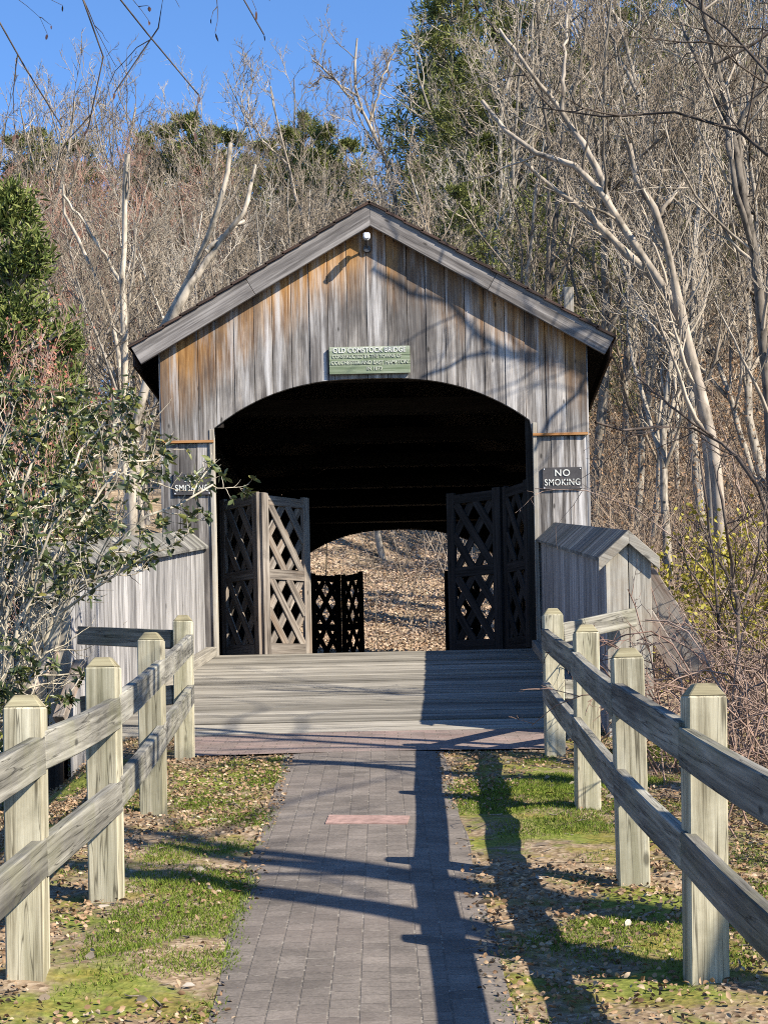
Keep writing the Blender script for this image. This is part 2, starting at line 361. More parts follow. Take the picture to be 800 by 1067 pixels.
g = mesh_obj('ground', grid_mesh('ground', xs, ys, ground_zf), ground_material()); g['kind'] = 'structure'

def paver_material(name, red):
    m, nt, b = new_mat(name, 0.85, 0.2)
    ge = N(nt, 'ShaderNodeNewGeometry'); p = ge.outputs['Position']
    mp = N(nt, 'ShaderNodeMapping'); mp.inputs['Rotation'].default_value = (0, 0, math.pi / 2 if not red else 0.0); L(nt, p, mp.inputs['Vector'])
    br = N(nt, 'ShaderNodeTexBrick'); L(nt, mp.outputs[0], br.inputs['Vector'])
    br.inputs['Scale'].default_value = 1.0; br.inputs['Brick Width'].default_value = 0.106 if not red else 0.205; br.inputs['Row Height'].default_value = 0.103
    br.inputs['Mortar Size'].default_value = 0.0042; br.inputs['Mortar Smooth'].default_value = 0.35; br.inputs['Bias'].default_value = -0.1
    if red:
        br.inputs['Color1'].default_value = (0.235, 0.172, 0.152, 1); br.inputs['Color2'].default_value = (0.185, 0.150, 0.134, 1); br.inputs['Mortar'].default_value = (0.14, 0.11, 0.09, 1)
    else:
        br.inputs['Color1'].default_value = (0.128, 0.110, 0.096, 1); br.inputs['Color2'].default_value = (0.178, 0.153, 0.133, 1); br.inputs['Mortar'].default_value = (0.118, 0.102, 0.088, 1)
    n = noise(nt, p, 3.0, 6, 0.65); n2 = noise(nt, p, 60, 4, 0.7); n3 = noise(nt, p, 0.9, 4, 0.6)
    c = mixc(nt, 1.0, br.outputs[0], ramp(nt, n, [(0.3, 0.68), (0.7, 1.22)]), 'MULTIPLY')
    c = mixc(nt, 1.0, c, ramp(nt, n2, [(0.3, 0.75), (0.7, 1.25)]), 'MULTIPLY')
    c = mixc(nt, ramp(nt, n3, [(0.5, 0.0), (0.7, 0.4)]), c, (0.19, 0.155, 0.135))
    # light specks of sand caught in some joints
    s = math_n(nt, 'MULTIPLY', br.outputs['Fac'], ramp(nt, noise(nt, p, 16, 3, 0.6), [(0.55, 0.0), (0.62, 1.0)]))
    c = mixc(nt, math_n(nt, 'MULTIPLY', s, 0.4), c, (0.42, 0.38, 0.32))
    L(nt, c, b.inputs['Base Color'])
    h = math_n(nt, 'SUBTRACT', math_n(nt, 'MULTIPLY', n2, 0.25), br.outputs['Fac'])
    bump(nt, b, h, 0.6, 0.006)
    return m
def strip(name, rows, mat):
    """rows: (Y, xl, xr, z)"""
    V = []; Fq = []; n = 9
    for (Y, a, b_, z) in rows:
        for i in range(n):
            k = i / (n - 1); V.append((a + (b_ - a) * k, Y, z + 0.012 * (1 - (2 * k - 1) ** 2)))
    for j in range(len(rows) - 1):
        for i in range(n - 1):
            q = j * n + i; Fq.append((q, q + 1, q + 1 + n, q + n))
    o = mesh_obj(name, arr_mesh(name, [(np.array(V), np.array(Fq))], True), mat); o['kind'] = 'structure'; return o
rows = []
for Y in np.arange(-3.0, Y_BAND + 0.001, 0.1):
    a, b_ = path_edges(Y)
    rows.append((Y, a + 0.012 * float(wob(Y, 0.3, 0.4)), b_ + 0.012 * float(wob(Y, 7.7, 0.4)), SLOPE * Y))
a, b_ = path_edges(Y_BAND); rows.append((Y_BAND, a, b_, SLOPE * Y_BAND))
strip('path', rows, paver_material('grey pavers', False))
BL, BR = G(204, 785).x - 0.12, G(572, 772).x + 0.1
strip('brick_apron', [(Y, BL, BR, SLOPE * Y) for Y in np.linspace(Y_BAND, Y_DECK - 0.01, 6)], paver_material('red brick pavers', True))
# the red brick insert in the path
q = [G(339, 861), G(424, 861), G(427, 853), G(343, 852)]
me = bpy.data.meshes.new('brick_inlay'); 
bm = bmesh.new(); vs = [bm.verts.new(p + Vector((0, 0, 0.017))) for p in q]; bm.faces.new(vs); 
bmesh.ops.recalc_face_normals(bm, faces=bm.faces); r = bmesh.ops.extrude_face_region(bm, geom=bm.faces[:]); 
bmesh.ops.translate(bm, verts=[e for e in r['geom'] if isinstance(e, bmesh.types.BMVert)], vec=(0, 0, -0.05)); bmesh.ops.recalc_face_normals(bm, faces=bm.faces); bm.to_mesh(me); bm.free()
M['redslab'] = flat_mat('red paving slab', (0.29, 0.19, 0.165), 0.85, 0.15, 0.35, 18)
tag(mesh_obj('brick_slab', me, M['redslab'], None, q[0]), 'pinkish red brick slab set across the grey paved path', 'paving slab')

# ------------------------------------------------------------------ the covered bridge
D = 21.2; SPX = F / D
YAW = 0.031; DROP = 0.039; LEN = 13.0
zf = P(390, 680, D).z                                   # floor at the portal
XL, XR = P(167, 400, D).x, P(611, 400, D).x; XC = (XL + XR) / 2; W = (XR - XL) / 2
T = math.tan(math.radians(30.0))
ztop = P(382, 210, D - 0.15).z                          # ridge, top of roof
FB = 0.235                                              # fascia depth measured square to the slope
ROOF_V = FB / math.cos(math.radians(30))
zwall = ztop - 0.082                            # apex of the boarded gable
WE = (P(637, 347, D).x - P(138, 360, D).x) / 2 + 0.01   # half width at the eaves
XO = (P(224, 520, D).x + P(556, 520, D).x) / 2; WO = (P(556, 520, D).x - P(224, 520, D).x) / 2
z_arch = P(390, 394, D).z; z_spr = P(390, 443, D).z
z_lap = P(390, 455.5, D).z
def arch(x, xo=XO, wo=WO, za=z_arch, zs=z_spr):
    u = min(1.0, abs(x - xo) / wo); return za - (za - zs) * u ** 2.6
def sheared(p):
    k = max(0.0, p.y - D); return Vector((p.x + YAW * (p.y - D), p.y, p.z - DROP * k))

bridge = thing('covered_bridge', (XC, D, zf), 'weathered grey timber covered bridge with boarded gable front and wide arched entrance', 'covered bridge')
M['gable'] = wood('weathered gable boards', (0.036, 0.033, 0.031), (0.205, 0.189, 0.176), (0.43, 0.405, 0.38), board_var=0.5,
                  stain=(0.055, 0.052, 0.055), stain_amt=0.62,
                  fresh=(0.0, zwall - zf - 0.2, T, (0.20, 0.085, 0.025), (0.58, 0.32, 0.115), 0.15))
def gable_wall(y0, depth, xo, wo, za, zs, mat, name, warp=None, far=False):
    mb = MB(); x = XL; bw = 0.236
    rr = random.Random(3 if not far else 4)
    while x < XR - 0.02:
        w = bw * rr.uniform(0.93, 1.07); x2 = min(x + w, XR)
        if XR - x2 < 0.09: x2 = XR
        a, b_ = x + 0.003, x2 - 0.003
        off = rr.uniform(-0.006, 0.006)
        n = 7; xs_ = [a + (b_ - a) * i / (n - 1) for i in range(n)]
        def bot(xx): return max(arch(xx, xo, wo, za, zs), z_lap) if abs(xx - xo) < wo else z_lap
        low = [(xx, bot(xx)) for xx in xs_]
        # board wholly or partly over the opening
        if (a < xo - wo < b_) or (a < xo + wo < b_):
            e = xo - wo if a < xo - wo < b_ else xo + wo
            low = sorted([(xx, bot(xx)) for xx in xs_] + [(e, z_lap)])
        hi = []
        if a < XC < b_: hi = [(b_, zwall - T * abs(b_ - XC)), (XC, zwall), (a, zwall - T * abs(a - XC))]
        else: hi = [(b_, zwall - T * abs(b_ - XC)), (a, zwall - T * abs(a - XC))]
        poly = [Vector((px, y0 + off, pz)) for px, pz in low + hi]
        mb.prism(poly, (0, depth, 0), (0, 0, 1), rr.random())
        x = x2
    # piers beside the opening, slightly set back
    for (xa, xb) in ((XL, xo - wo), (xo + wo, XR)):
        nb = 3; ww = (xb - xa) / nb
        for i in range(nb):
            zb = zf - 0.45
            p = [(xa + ww * i + 0.003, zb), (xa + ww * (i + 1) - 0.003, zb), (xa + ww * (i + 1) - 0.003, z_lap - 0.03), (xa + ww * i + 0.003, z_lap - 0.03)]
            mb.prism([Vector((px, y0 + 0.014 + rr.uniform(-.004, .004), pz)) for px, pz in p], (0, depth - 0.014, 0), (0, 0, 1), rr.random())
    return mb.build(name, mat, bridge, 0.003, warp=warp)
gable_wall(D, 0.05, XO, WO, z_arch, z_spr, M['gable'], 'gable_wall')
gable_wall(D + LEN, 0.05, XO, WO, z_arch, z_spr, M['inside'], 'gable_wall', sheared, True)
# a dark backing closes the joints between boards
def gable_backing(y0, name, warp=None):
    mb = MB(); n = 28
    for i in range(n):
        a = XL + 0.02 + (XR - XL - 0.04) * i / n; b_ = XL + 0.02 + (XR - XL - 0.04) * (i + 1) / n
        def bo(x): return arch(x) + 0.012 if abs(x - XO) < WO else zf - 0.3
        mid = (a + b_) / 2
        za_, zb_ = (arch(a) + 0.012, arch(b_) + 0.012) if abs(mid - XO) < WO else (zf - 0.3, zf - 0.3)
        if abs(mid - XO) < WO and (abs(a - XO) > WO or abs(b_ - XO) > WO): za_ = zb_ = z_spr + 0.02
        mb.prism([Vector((a, y0, za_)), Vector((b_, y0, zb_)), Vector((b_, y0, zwall - 0.02 - T * abs(b_ - XC))), Vector((a, y0, zwall - 0.02 - T * abs(a - XC)))], (0, 0.03, 0), (0, 0, 1), 0.4)
    mb.build(name, M['inside'], bridge, warp=warp)
gable_backing(D + 0.058, 'wall_lining'); gable_backing(D + LEN - 0.04, 'wall_lining', sheared)
# lap strips and opening trim
for (xa, xb) in ((XL, XO - WO), (XO + WO, XR)):
    mb = MB(); mb.board((xa, D - 0.012, z_lap - 0.012), (xb, D - 0.012, z_lap - 0.012), 0.032, 0.03, (0, 0, 1))
    mb.build('lap_strip', M['lap'], bridge, 0.003)
for s in (-1, 1):
    mb = MB(); xe = XO + s * (WO + 0.005)
    mb.board((xe + s * 0.02, D + 0.085, zf - 0.1), (xe + s * 0.02, D + 0.085, z_spr - 0.01), 0.05, 0.19, (1, 0, 0))
    mb.build('jamb', M['wingend'], bridge, 0.004)
# corner boards
for s, xx in ((-1, XL), (1, XR)):
    mb = MB(); mb.board((xx, D + 0.09, zf - 0.45), (xx, D + 0.09, zwall - T * W - 0.02), 0.03, 0.16, (1, 0, 0))
    mb.build('corner_board', M['wing'], bridge, 0.004)
# roof: two slabs, with fascia on the front rake
y0r, y1r = D - 0.16, D + LEN + 0.2
zr = ztop
for s in (-1, 1):
    mb = MB()
    nrow = 14
    ex = WE
    # shingle courses, each a little proud of the next
    for i in range(nrow):
        k0, k1 = i / nrow, (i + 1) / nrow
        xa, xb = XC + s * ex * k0, XC + s * ex * k1 + s * 0.02
        za, zb = zr - T * ex * k0, zr - T * (ex * k1 + 0.02)
        n = Vector((s * math.sin(math.radians(30)), 0, math.cos(math.radians(30))))
        p = [Vector((xa, y0r - 0.03, za)) , Vector((xb, y0r - 0.03, zb)) + n * 0.014, Vector((xb, y1r, zb)) + n * 0.014, Vector((xa, y1r, za))]
        mb.prism(p, -n * 0.03, (s * 0.866, 0, -0.5))
    mb.build('roof', M['shingle'], bridge, warp=sheared)
    # sheathing under the shingles: the soffit one sees under the overhang
    mb = MB(); n = Vector((s * 0.5, 0, 0.866))
    for j in range(14):
        k0, k1 = j / 14, (j + 1) / 14
        a = Vector((XC + s * ex * k0, 0, zr - T * ex * k0)) - n * 0.035; b_ = Vector((XC + s * (ex * k1 - 0.006), 0, zr - T * (ex * k1 - 0.006))) - n * 0.035
        p = [Vector((a.x, y0r + 0.052, a.z)), Vector((b_.x, y0r + 0.052, b_.z)), Vector((b_.x, y1r - 0.05, b_.z)), Vector((a.x, y1r - 0.05, a.z))]
        mb.prism(p, -n * 0.03, (0, 1, 0))
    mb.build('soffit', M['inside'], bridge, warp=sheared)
    # fascia (rake board)
    mb = MB(); up = Vector((0, 0, ROOF_V))
    a = Vector((XC, y0r, zr - 0.022)); e = Vector((XC + s * (ex - 0.01), y0r, zr - 0.022 - T * (ex - 0.01)))
    sq = Vector((-s * 0.5, 0, -0.866)) * FB
    split = 0.52
    m1 = a.lerp(e, split); m2 = a.lerp(e, split + 0.0015)
    mb.prism([a, m1, m1 + sq, a - up + Vector((0, 0, 0))][::1], (0, 0.05, 0), (s * 0.866, 0, -0.5), 0.45)
    mb.prism([m2, e, e + sq, m2 + sq], (0, 0.05, 0), (s * 0.866, 0, -0.5), 0.6)
    mb.build('fascia', M['rafter'], bridge, 0.004)
    # eave board along the side
    mb = MB(); 
    mb.board((e.x - s * 0.03, y0r + 0.06, e.z - 0.14), (e.x - s * 0.03, y1r, e.z - 0.14), 0.16, 0.03, (0, 0, 1))
    mb.build('eave_board', M['shingle'], bridge, warp=sheared)
    # side wall, boarded outside, dark inside
    mb = MB(); xw = XC + s * (W - 0.03); yy = D + 0.10
    while yy < D + LEN - 0.02:
        mb.board((xw, yy + 0.12, zf - 0.5), (xw, yy + 0.12, zwall - T * W), 0.236, 0.03, (0, 1, 0)); yy += 0.24
    mb.build('side_wall', M['shadewood'], bridge, warp=sheared)
    # truss inside: chords, posts and crossed braces
    xt = XC + s * (W - 0.22)
    def timber(nm, *a):
        mb = MB(); mb.board(*a); mb.build(nm, M['inside'], bridge, warp=sheared)
    for zz in (0.15, 3.0): timber('chord', (xt, D + 0.3, zf + zz), (xt, D + LEN - 0.2, zf + zz), 0.28, 0.2, (0, 0, 1))
    for i in range(6):
        ya, yb = D + 0.4 + i * 2.05, D + 0.4 + (i + 1) * 2.05
        timber('truss_post', (xt, ya, zf + 0.29), (xt, ya, zf + 2.86), 0.22, 0.18, (0, 1, 0))
        timber('truss_brace', (xt - 0.06 * s, ya + .12, zf + 0.3), (xt - 0.06 * s, yb - .12, zf + 2.84), 0.15, 0.07, (0, 1, 0))
        timber('truss_brace', (xt + 0.04 * s, yb - .12, zf + 0.3), (xt + 0.04 * s, ya + .12, zf + 2.84), 0.15, 0.07, (0, 1, 0))
# tie beams and rafters
for i in range(7):
    yb = D + 0.5 + i * 2.0
    mb = MB(); mb.board((XL + 0.1, yb, zf + 3.55), (XR - 0.1, yb, zf + 3.55), 0.2, 0.18, (0, 0, 1))
    mb.build('tie_beam', M['inside'], bridge, warp=sheared)
mb = MB(); yy = D + 0.06
while yy < D + LEN:
    mb.board((XL + 0.05, yy + .1, zf - 0.045), (XR - 0.05, yy + .1, zf - 0.045), 0.205, 0.07, (0, 1, 0)); yy += 0.212
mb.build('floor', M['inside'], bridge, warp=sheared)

# folding lattice gates
def lattice_leaf(a, b, z0, h, name, mat, warp=lambda p: p):
    """a leaf hung between two vertical lines through a and b (plan points)"""
    a = Vector((a[0], a[1], 0)); b = Vector((b[0], b[1], 0)); d = (b - a); Lw = d.length; d.normalize(); nrm = Vector((-d.y, d.x, 0))
    leaf = None
    st = 0.125; th = 0.05
    def pt(u, z, o=0.0): return warp(a + d * u + Vector((0, 0, z0 + z)) + nrm * o)
    c_ = pt(Lw / 2, 0)
    leaf = bpy.data.objects.new(name, None); link(leaf); leaf.parent = bridge; leaf.location = c_ - origin_of(bridge)
    for u in (st / 2, Lw - st / 2):
        mb = MB(); mb.board(pt(u, 0), pt(u, h), st, th, d); mb.build('stile', mat, leaf, 0.004)
    zr_ = [(0.07, 0.16), (h * 0.5, 0.13), (h - 0.09, 0.12)]
    for zc, hh in zr_:
        mb = MB(); mb.board(pt(st + .001, zc), pt(Lw - st - .001, zc), hh, th * 0.94, (0, 0, 1))
        mb.build('rail', mat, leaf, 0.003)
    mb = MB()
    for (za, zb) in ((0.15, h * 0.5 - 0.065), (h * 0.5 + 0.065, h - 0.15)):
        pw, ph = Lw - 2 * st, zb - za
        for sg, off in ((1, 0.011), (-1, -0.011)):
            sl = 1.42
            for c in (-0.47, 0.0, 0.47):
                # line z = sl*sg*(u-pw/2) + ph/2 + c ; clip to the panel
                ptsu = []
                for uu in np.linspace(-0.02, pw + 0.02, 60):
                    zz = sl * sg * (uu - pw / 2) + ph / 2 + c
                    if -0.02 <= zz <= ph + 0.02: ptsu.append((uu, zz))
                if len(ptsu) < 4: continue
                (u0, w0), (u1, w1) = ptsu[0], ptsu[-1]
                mb.board(pt(st + u0, za + w0, off), pt(st + u1, za + w1, off), 0.105, 0.02, (d * 1 + Vector((0, 0, -0.4 * sg))))
    mb.build('lattice', mat, leaf, 0.002)
    return leaf
def XY(x, Y): p = P(x, 600, Y); return (p.x, p.y)
zg = zf + 0.03; GH = 2.08
lattice_leaf(XY(232, D + 1.62), XY(270.5, D + 0.82), zg, GH, 'gate', M['gate'])
lattice_leaf(XY(273, D + 0.82), XY(322.5, D + 1.52), zg, GH - 0.01, 'gate', M['gate'])
lattice_leaf(XY(467.5, D + 1.45), XY(523, D + 0.85), zg, GH, 'gate', M['shadewood'])
lattice_leaf(XY(526, D + 0.88), (XO + WO - 0.05, D + 0.12), zg, GH, 'gate', M['shadewood'])
fy = D + LEN - 0.3
def XF(x, Y): p = P(x, 640, Y); return (p.x, p.y)
zfar = P(352, 599, fy).z - GH * 1.0
lattice_leaf(XF(324, fy - 0.55), XF(355, fy), zfar, GH, 'gate', M['shadewood'])
lattice_leaf(XF(357, fy), XF(378, fy - 0.8), zfar, GH, 'gate', M['shadewood'])
lattice_leaf(XF(464, fy - 0.5), XF(500, fy - 0.1), zfar, GH, 'gate', M['shadewood'])

# ------------------------------------------------------------------ approach deck
zd0 = SLOPE * Y_DECK + 0.01
deck = thing('approach_deck', (XC, Y_DECK, zd0), 'sloping grey plank deck between the two boxed side walls leading into the bridge', 'deck')
mb = MB(); yy = Y_DECK; pr = random.Random(5)
DW0, DW1 = -2.16, 1.96
def dk(Y): return zd0 + (zf - zd0) * max(0.0, (Y - Y_DECK) / (D - Y_DECK)) ** 0.93
while yy < D + 0.02:
    w = 0.19; y2 = yy + w
    xoff = YAW * (yy - D)
    a = Vector((DW0 + xoff, yy + w / 2, (dk(yy) + dk(y2)) / 2 - 0.03 + pr.uniform(-.006, .006))); b_ = Vector((DW1 + xoff, yy + w / 2, a.z + pr.uniform(-.006, .006)))
    mb.board(a, b_, w - 0.010, 0.06, (0, w, dk(y2) - dk(yy)), pr.random()); yy = y2
mb.build('plank', M['deck'], deck, 0.003)
for xx in (-1.9, -1.0, 0, 1.0, 1.75):
    mb = MB(); mb.board((xx + YAW * (Y_DECK - D), Y_DECK + 0.05, zd0 - 0.25), (xx, D, zf - 0.25), 0.28, 0.15, (0, 0, 1))
    mb.build('beam', M['inside'], deck)
# kerb timbers along the foot of each wing
for s, x0 in ((-1, DW0 + 0.07), (1, DW1 - 0.07)):
    mb = MB(); mb.board((x0 + YAW * (Y_DECK - D), Y_DECK + 0.2, dk(Y_DECK + .2) + 0.055), (x0, D - 0.06, zf + 0.055), 0.11, 0.13, (0, 0, 1)); mb.build('kerb', M['deck'], deck, 0.006)

# ------------------------------------------------------------------ boxed wing walls (boarded side trusses of the approach span)
def wing(s, x_in, Yf, label, wid):
    """s=-1 left, +1 right; x_in = inner face at the portal"""
    zi_p, zi_f = 3.63, 2.71                              # inner eave height at portal and at front end
    root = thing('wing_wall', (x_in + YAW * (Yf - D), Yf, dk(Y_DECK)), label, 'boarded wall')
    def X(Y, o=0.0): return x_in + s * o + YAW * (Y - D)
    def Z(Y): return zi_f + (zi_p - zi_f) * (Y - Yf) / (D - Yf)
    rr = random.Random(20 + s)
    for nm, o, t in (('siding', 0.0125, 0.025), ('siding', wid - 0.0125, 0.025)):
        mb = MB(); yy = Yf + 0.012
        while yy < D - 0.03:
            w = 0.20 * rr.uniform(0.92, 1.08); y2 = min(yy + w, D - 0.02); ym = (yy + y2) / 2
            zb = min(dk(ym) - 0.35, Z(ym)); 
            p = [Vector((X(ym, o - t / 2), yy + .003, zb)), Vector((X(ym, o - t / 2), y2 - .003, zb)), Vector((X(ym, o - t / 2), y2 - .003, Z(y2))), Vector((X(ym, o - t / 2), yy + .003, Z(yy)))]
            mb.prism(p, (s * t, 0, 0), (0, 0, 1), rr.random()); yy = y2
        mb.build(nm, M['wing'], root, 0.003)
    # end boards
    mb = MB(); zb = dk(Y_DECK) + 0.04; zt = Z(Yf); xa = X(Yf, -0.004); hw = wid / 2
    ap = 0.175
    for i in range(2):
        o0, o1 = (0.0, hw - 0.003) if i == 0 else (hw + 0.003, wid)
        z0_, z1_ = (zt, zt + ap) if i == 0 else (zt + ap, zt)
        mb.prism([Vector((X(Yf, o0), Yf - 0.02, zb - 0.1 * i)), Vector((X(Yf, o1), Yf - 0.02, zb - 0.1 * i)), Vector((X(Yf, o1), Yf - 0.02, z1_)), Vector((X(Yf, o0), Yf - 0.02, z0_))], (0, 0.028, 0), (0, 0, 1), 0.55 + 0.2 * i)
    mb.build('end_board', M['wingend'], root, 0.003)
    # framing below
    mb = MB(); mb.board((X(Yf, hw), Yf + 0.12, zb - 0.9), (X(Yf, hw), Yf + 0.12, zt), 0.2, 0.2, (1, 0, 0)); mb.build('corner_post', M['inside'], root)
    # little gabled cap of short boards
    for side in (0, 1):
        mb = MB(); yy = Yf - 0.045
        while yy < D - 0.01:
            w = 0.21 * rr.uniform(.9, 1.1); y2 = min(yy + w, D - 0.005)
            oe = -0.06 if side == 0 else wid + 0.06
            def pt(o, Y): 
                k = abs(o - hw) / (hw + 0.06)
                return Vector((X(Y, o), Y, Z(Y) + ap + 0.03 - k * (ap + 0.03)))
            p = [pt(hw, yy + .002), pt(oe, yy + .002), pt(oe, y2 - .002), pt(hw, y2 - .002)]
            mb.prism(p, (0, 0, 0.028), (1, 0, -.5), rr.random()); yy = y2
        mb.build('cap', M['wingcap'], root, 0.002)
        mb = MB()                                        # rake trim on the front of the cap
        oe = -0.06 if side == 0 else wid + 0.06
        k1 = Z(Yf - .045)
        A, B = Vector((X(Yf, hw), Yf - 0.07, k1 + ap + 0.055)), Vector((X(Yf, oe), Yf - 0.07, k1 + 0.022))
        mb.prism([A, B, B - Vector((0, 0, 0.10)), A - Vector((0, 0, 0.10))], (0, 0.022, 0), (1, 0, -.4)); mb.build('trim', M['wingend'], root, 0.003)
    return root, X, Z
wl, XWl, ZWl = wing(-1, DW0 - 0.005, 13.35, 'boarded boxed wall with shingled cap on the left of the deck, half behind the shrub', 0.36)
wr, XWr, ZWr = wing(1, DW1 + 0.005, 13.25, 'boarded boxed wall with board cap on the right of the deck, inner face in shade', 0.345)
mb = MB()                                                # outrigger braces
mb.board(P(668, 600, 14.6), P(733, 700, 14.2), 0.25, 0.04, (0.8, -0.2, 0.5)); mb.build('brace', M['brace'], wr, 0.004)
mb = MB(); mb.board(P(672, 640, 13.9), P(712, 705, 13.6), 0.13, 0.10, (0.8, -0.2, 0.5)); mb.build('brace', M['brace'], wr, 0.004)
mb = MB(); mb.board(P(72, 655, 13.6), P(27, 722, 13.0), 0.13, 0.09, (0.8, 0, 0.5)); mb.build('brace', M['brace'], wl, 0.004)
mb = MB(); mb.board(P(48, 640, 14.8), P(8, 700, 14.2), 0.13, 0.09, (0.8, 0, 0.5)); mb.build('brace', M['brace'], wl, 0.004)
mb = MB(); mb.board(P(84, 690, 13.2), P(62, 750, 12.8), 0.09, 0.07, (1, 0, 0.3)); mb.build('brace', M['brace'], wl, 0.004)

# ------------------------------------------------------------------ fences
def post(root, base, h, w, rnd, yaw=0.0, lean=0.0):
    b = Vector(base); mb = MB(); c = 0.035
    ax = Vector((math.cos(yaw), math.sin(yaw), 0)); ay = Vector((-math.sin(yaw), math.cos(yaw), 0)); up = Vector((lean, 0, 1))
    mb.board(b - up * 0.25, b + up * (h - 0.045), w, w, ax, rnd)
    o = mb.build('post', M['post'], root, 0.006)
    # chamfered top
    t0 = b + up * (h - 0.045); pts = []; g = []
    for zz, ww in ((0.0005, w - .004), (0.045, w - 2 * c)):
        for sx, sy in ((-1, -1), (1, -1), (1, 1), (-1, 1)):
            pts.append(t0 + up * zz + ax * sx * ww / 2 + ay * sy * ww / 2); g.append((sx * ww / 2, sy * ww / 2, zz))
    mt = MB(); mt._add(pts, [(3, 2, 1, 0), (4, 5, 6, 7), (0, 1, 5, 4), (1, 2, 6, 5), (2, 3, 7, 6), (3, 0, 4, 7)], g, rnd)
    mt.build('post_top', M['posttop'], o, 0.004)
def fence(name, label, posts, s, rails, stubs):
    """s=+1: rails on the +x face (left fence), -1: on the -x face"""
    root = thing(name, posts[-1][0], label, 'fence')
    rr = random.Random(31 + s)
    for (b, h, w) in posts: post(root, b, h, w, rr.random(), rr.uniform(-.04, .04), rr.uniform(-.012, .012))
    for hc in rails:
        for (b0, h0, w0), (b1, h1, w1) in zip(posts[:-1], posts[1:]):
            o0 = Vector((s * (w0 / 2 - 0.012), 0, hc + rr.uniform(-.012, .012))); o1 = Vector((s * (w1 / 2 - 0.012), 0, hc + rr.uniform(-.012, .012)))
            a = Vector(b0) + o0; c = Vector(b1) + o1
            mb = MB(); n = 6; sag = rr.uniform(0.0, 0.012)
            d = (c - a); Lr = d.length; d.normalize(); a += d * 0.003; c -= d * 0.003
            side = d.cross(Vector((0, 0, 1))).normalized(); upv = side.cross(d)
            pts = []; gco = []; hh = 0.07; tt = 0.024; r = rr.random()
            for i in range(n):
                k = i / (n - 1); p = a.lerp(c, k) - Vector((0, 0, sag * 4 * k * (1 - k)))
                for sw, stt in ((-1, -1), (1, -1), (1, 1), (-1, 1)):
                    pts.append(p + upv * sw * hh + side * stt * tt); gco.append((k * Lr, sw * hh, stt * tt))
            faces = [(0, 1, 2, 3), tuple(4 * (n - 1) + i for i in (3, 2, 1, 0))]
            for i in range(n - 1):
                for j in range(4): faces.append((4 * i + j, 4 * i + 4 + j, 4 * i + 4 + (j + 1) % 4, 4 * i + (j + 1) % 4))
            mb._add(pts, faces, gco, r)
            mb.build('rail', M['rail'], root, 0.005)
    for (a, b, w, t) in stubs:
        mb = MB(); mb.board(a, b, w, t, (0, 0, 1)); mb.build('rail', M['rail'], root, 0.005)
    return root
def post_at(x0, x1, ybase, ytop):
    g_ = G((x0 + x1) / 2, ybase); k = F / g_.y
    return (g_, (ybase - ytop) / k, (x1 - x0) / k)
LP = [post_at(9, 51, 1026, 724), post_at(94, 129, 935, 685), post_at(147, 174, 851, 659), post_at(181, 204, 790, 641)]
RP = [post_at(714, 756, 1019, 712), post_at(643, 676, 922, 675), post_at(599, 625, 841, 651), post_at(567, 589, 786, 634)]
for q_ in LP + RP: print('post', [round(v, 2) for v in q_[0]], round(q_[1], 2), round(q_[2], 3))
def extend(ps):
    d = ps[0][0] - ps[1][0]
    e1 = (ps[0][0] + d, ps[0][1], 0.142); e2 = (ps[0][0] + d * 2, ps[0][1], 0.142); e3 = (ps[0][0] + d * 3.1, ps[0][1], 0.142)
    return [e3, e2, e1] + ps
def even(ps): return [(b, h, 0.138) for (b, h, w) in ps]
LP = even(LP); RP = even(RP)
lb = LP[-1][0]; rb = RP[-1][0]
cl = Vector((XWl(13.33), 13.30, 0)); cr = Vector((XWr(13.2, 0.12), 13.17, 0))
fence('fence', 'post and rail wooden fence on the left of the path, its faces in sun', extend(LP), 1, (0.83, 0.455),
      [(lb + Vector((-0.075, 0.05, 0.86)), P(83, 662, 13.3) + Vector((0, 0, 0)), 0.14, 0.045), (lb + Vector((-0.075, 0.05, 0.46)), P(86, 735, 13.3), 0.14, 0.045)])
fence('fence', 'post and rail wooden fence on the right of the path, rails dark in shade', extend(RP), -1, (0.83, 0.455),
      [(rb + Vector((0.07, 0.04, 0.86)), P(660, 643, 13.16), 0.14, 0.045), (rb + Vector((0.07, 0.04, 0.46)), P(655, 722, 13.16), 0.14, 0.045)])

# ------------------------------------------------------------------ signs and lamp
def text_mesh(s, size, mat, name, center, parent, thick=0.006, spacing=1.0, width=None, yaw=0.0):
    cu = bpy.data.curves.new(name, 'FONT'); cu.body = s; cu.size = size; cu.extrude = thick / 2; cu.align_x = 'CENTER'; cu.align_y = 'CENTER'
    cu.space_character = spacing; cu.offset = 0.0012
    tmp = bpy.data.objects.new('tmp', cu); COL.objects.link(tmp)
    dg = bpy.context.evaluated_depsgraph_get(); me = bpy.data.meshes.new_from_object(tmp.evaluated_get(dg))
    bpy.data.objects.remove(tmp)
    if width:
        xs_ = [v.co.x for v in me.vertices]; k = width / (max(xs_) - min(xs_))
        me.transform(Matrix.Diagonal((k, 1, 1, 1)))
    me.transform(Matrix.Translation(center) @ Matrix.Rotation(math.pi / 2, 4, 'X'))
    me.name = name
    return mesh_obj(name, me, mat, parent)
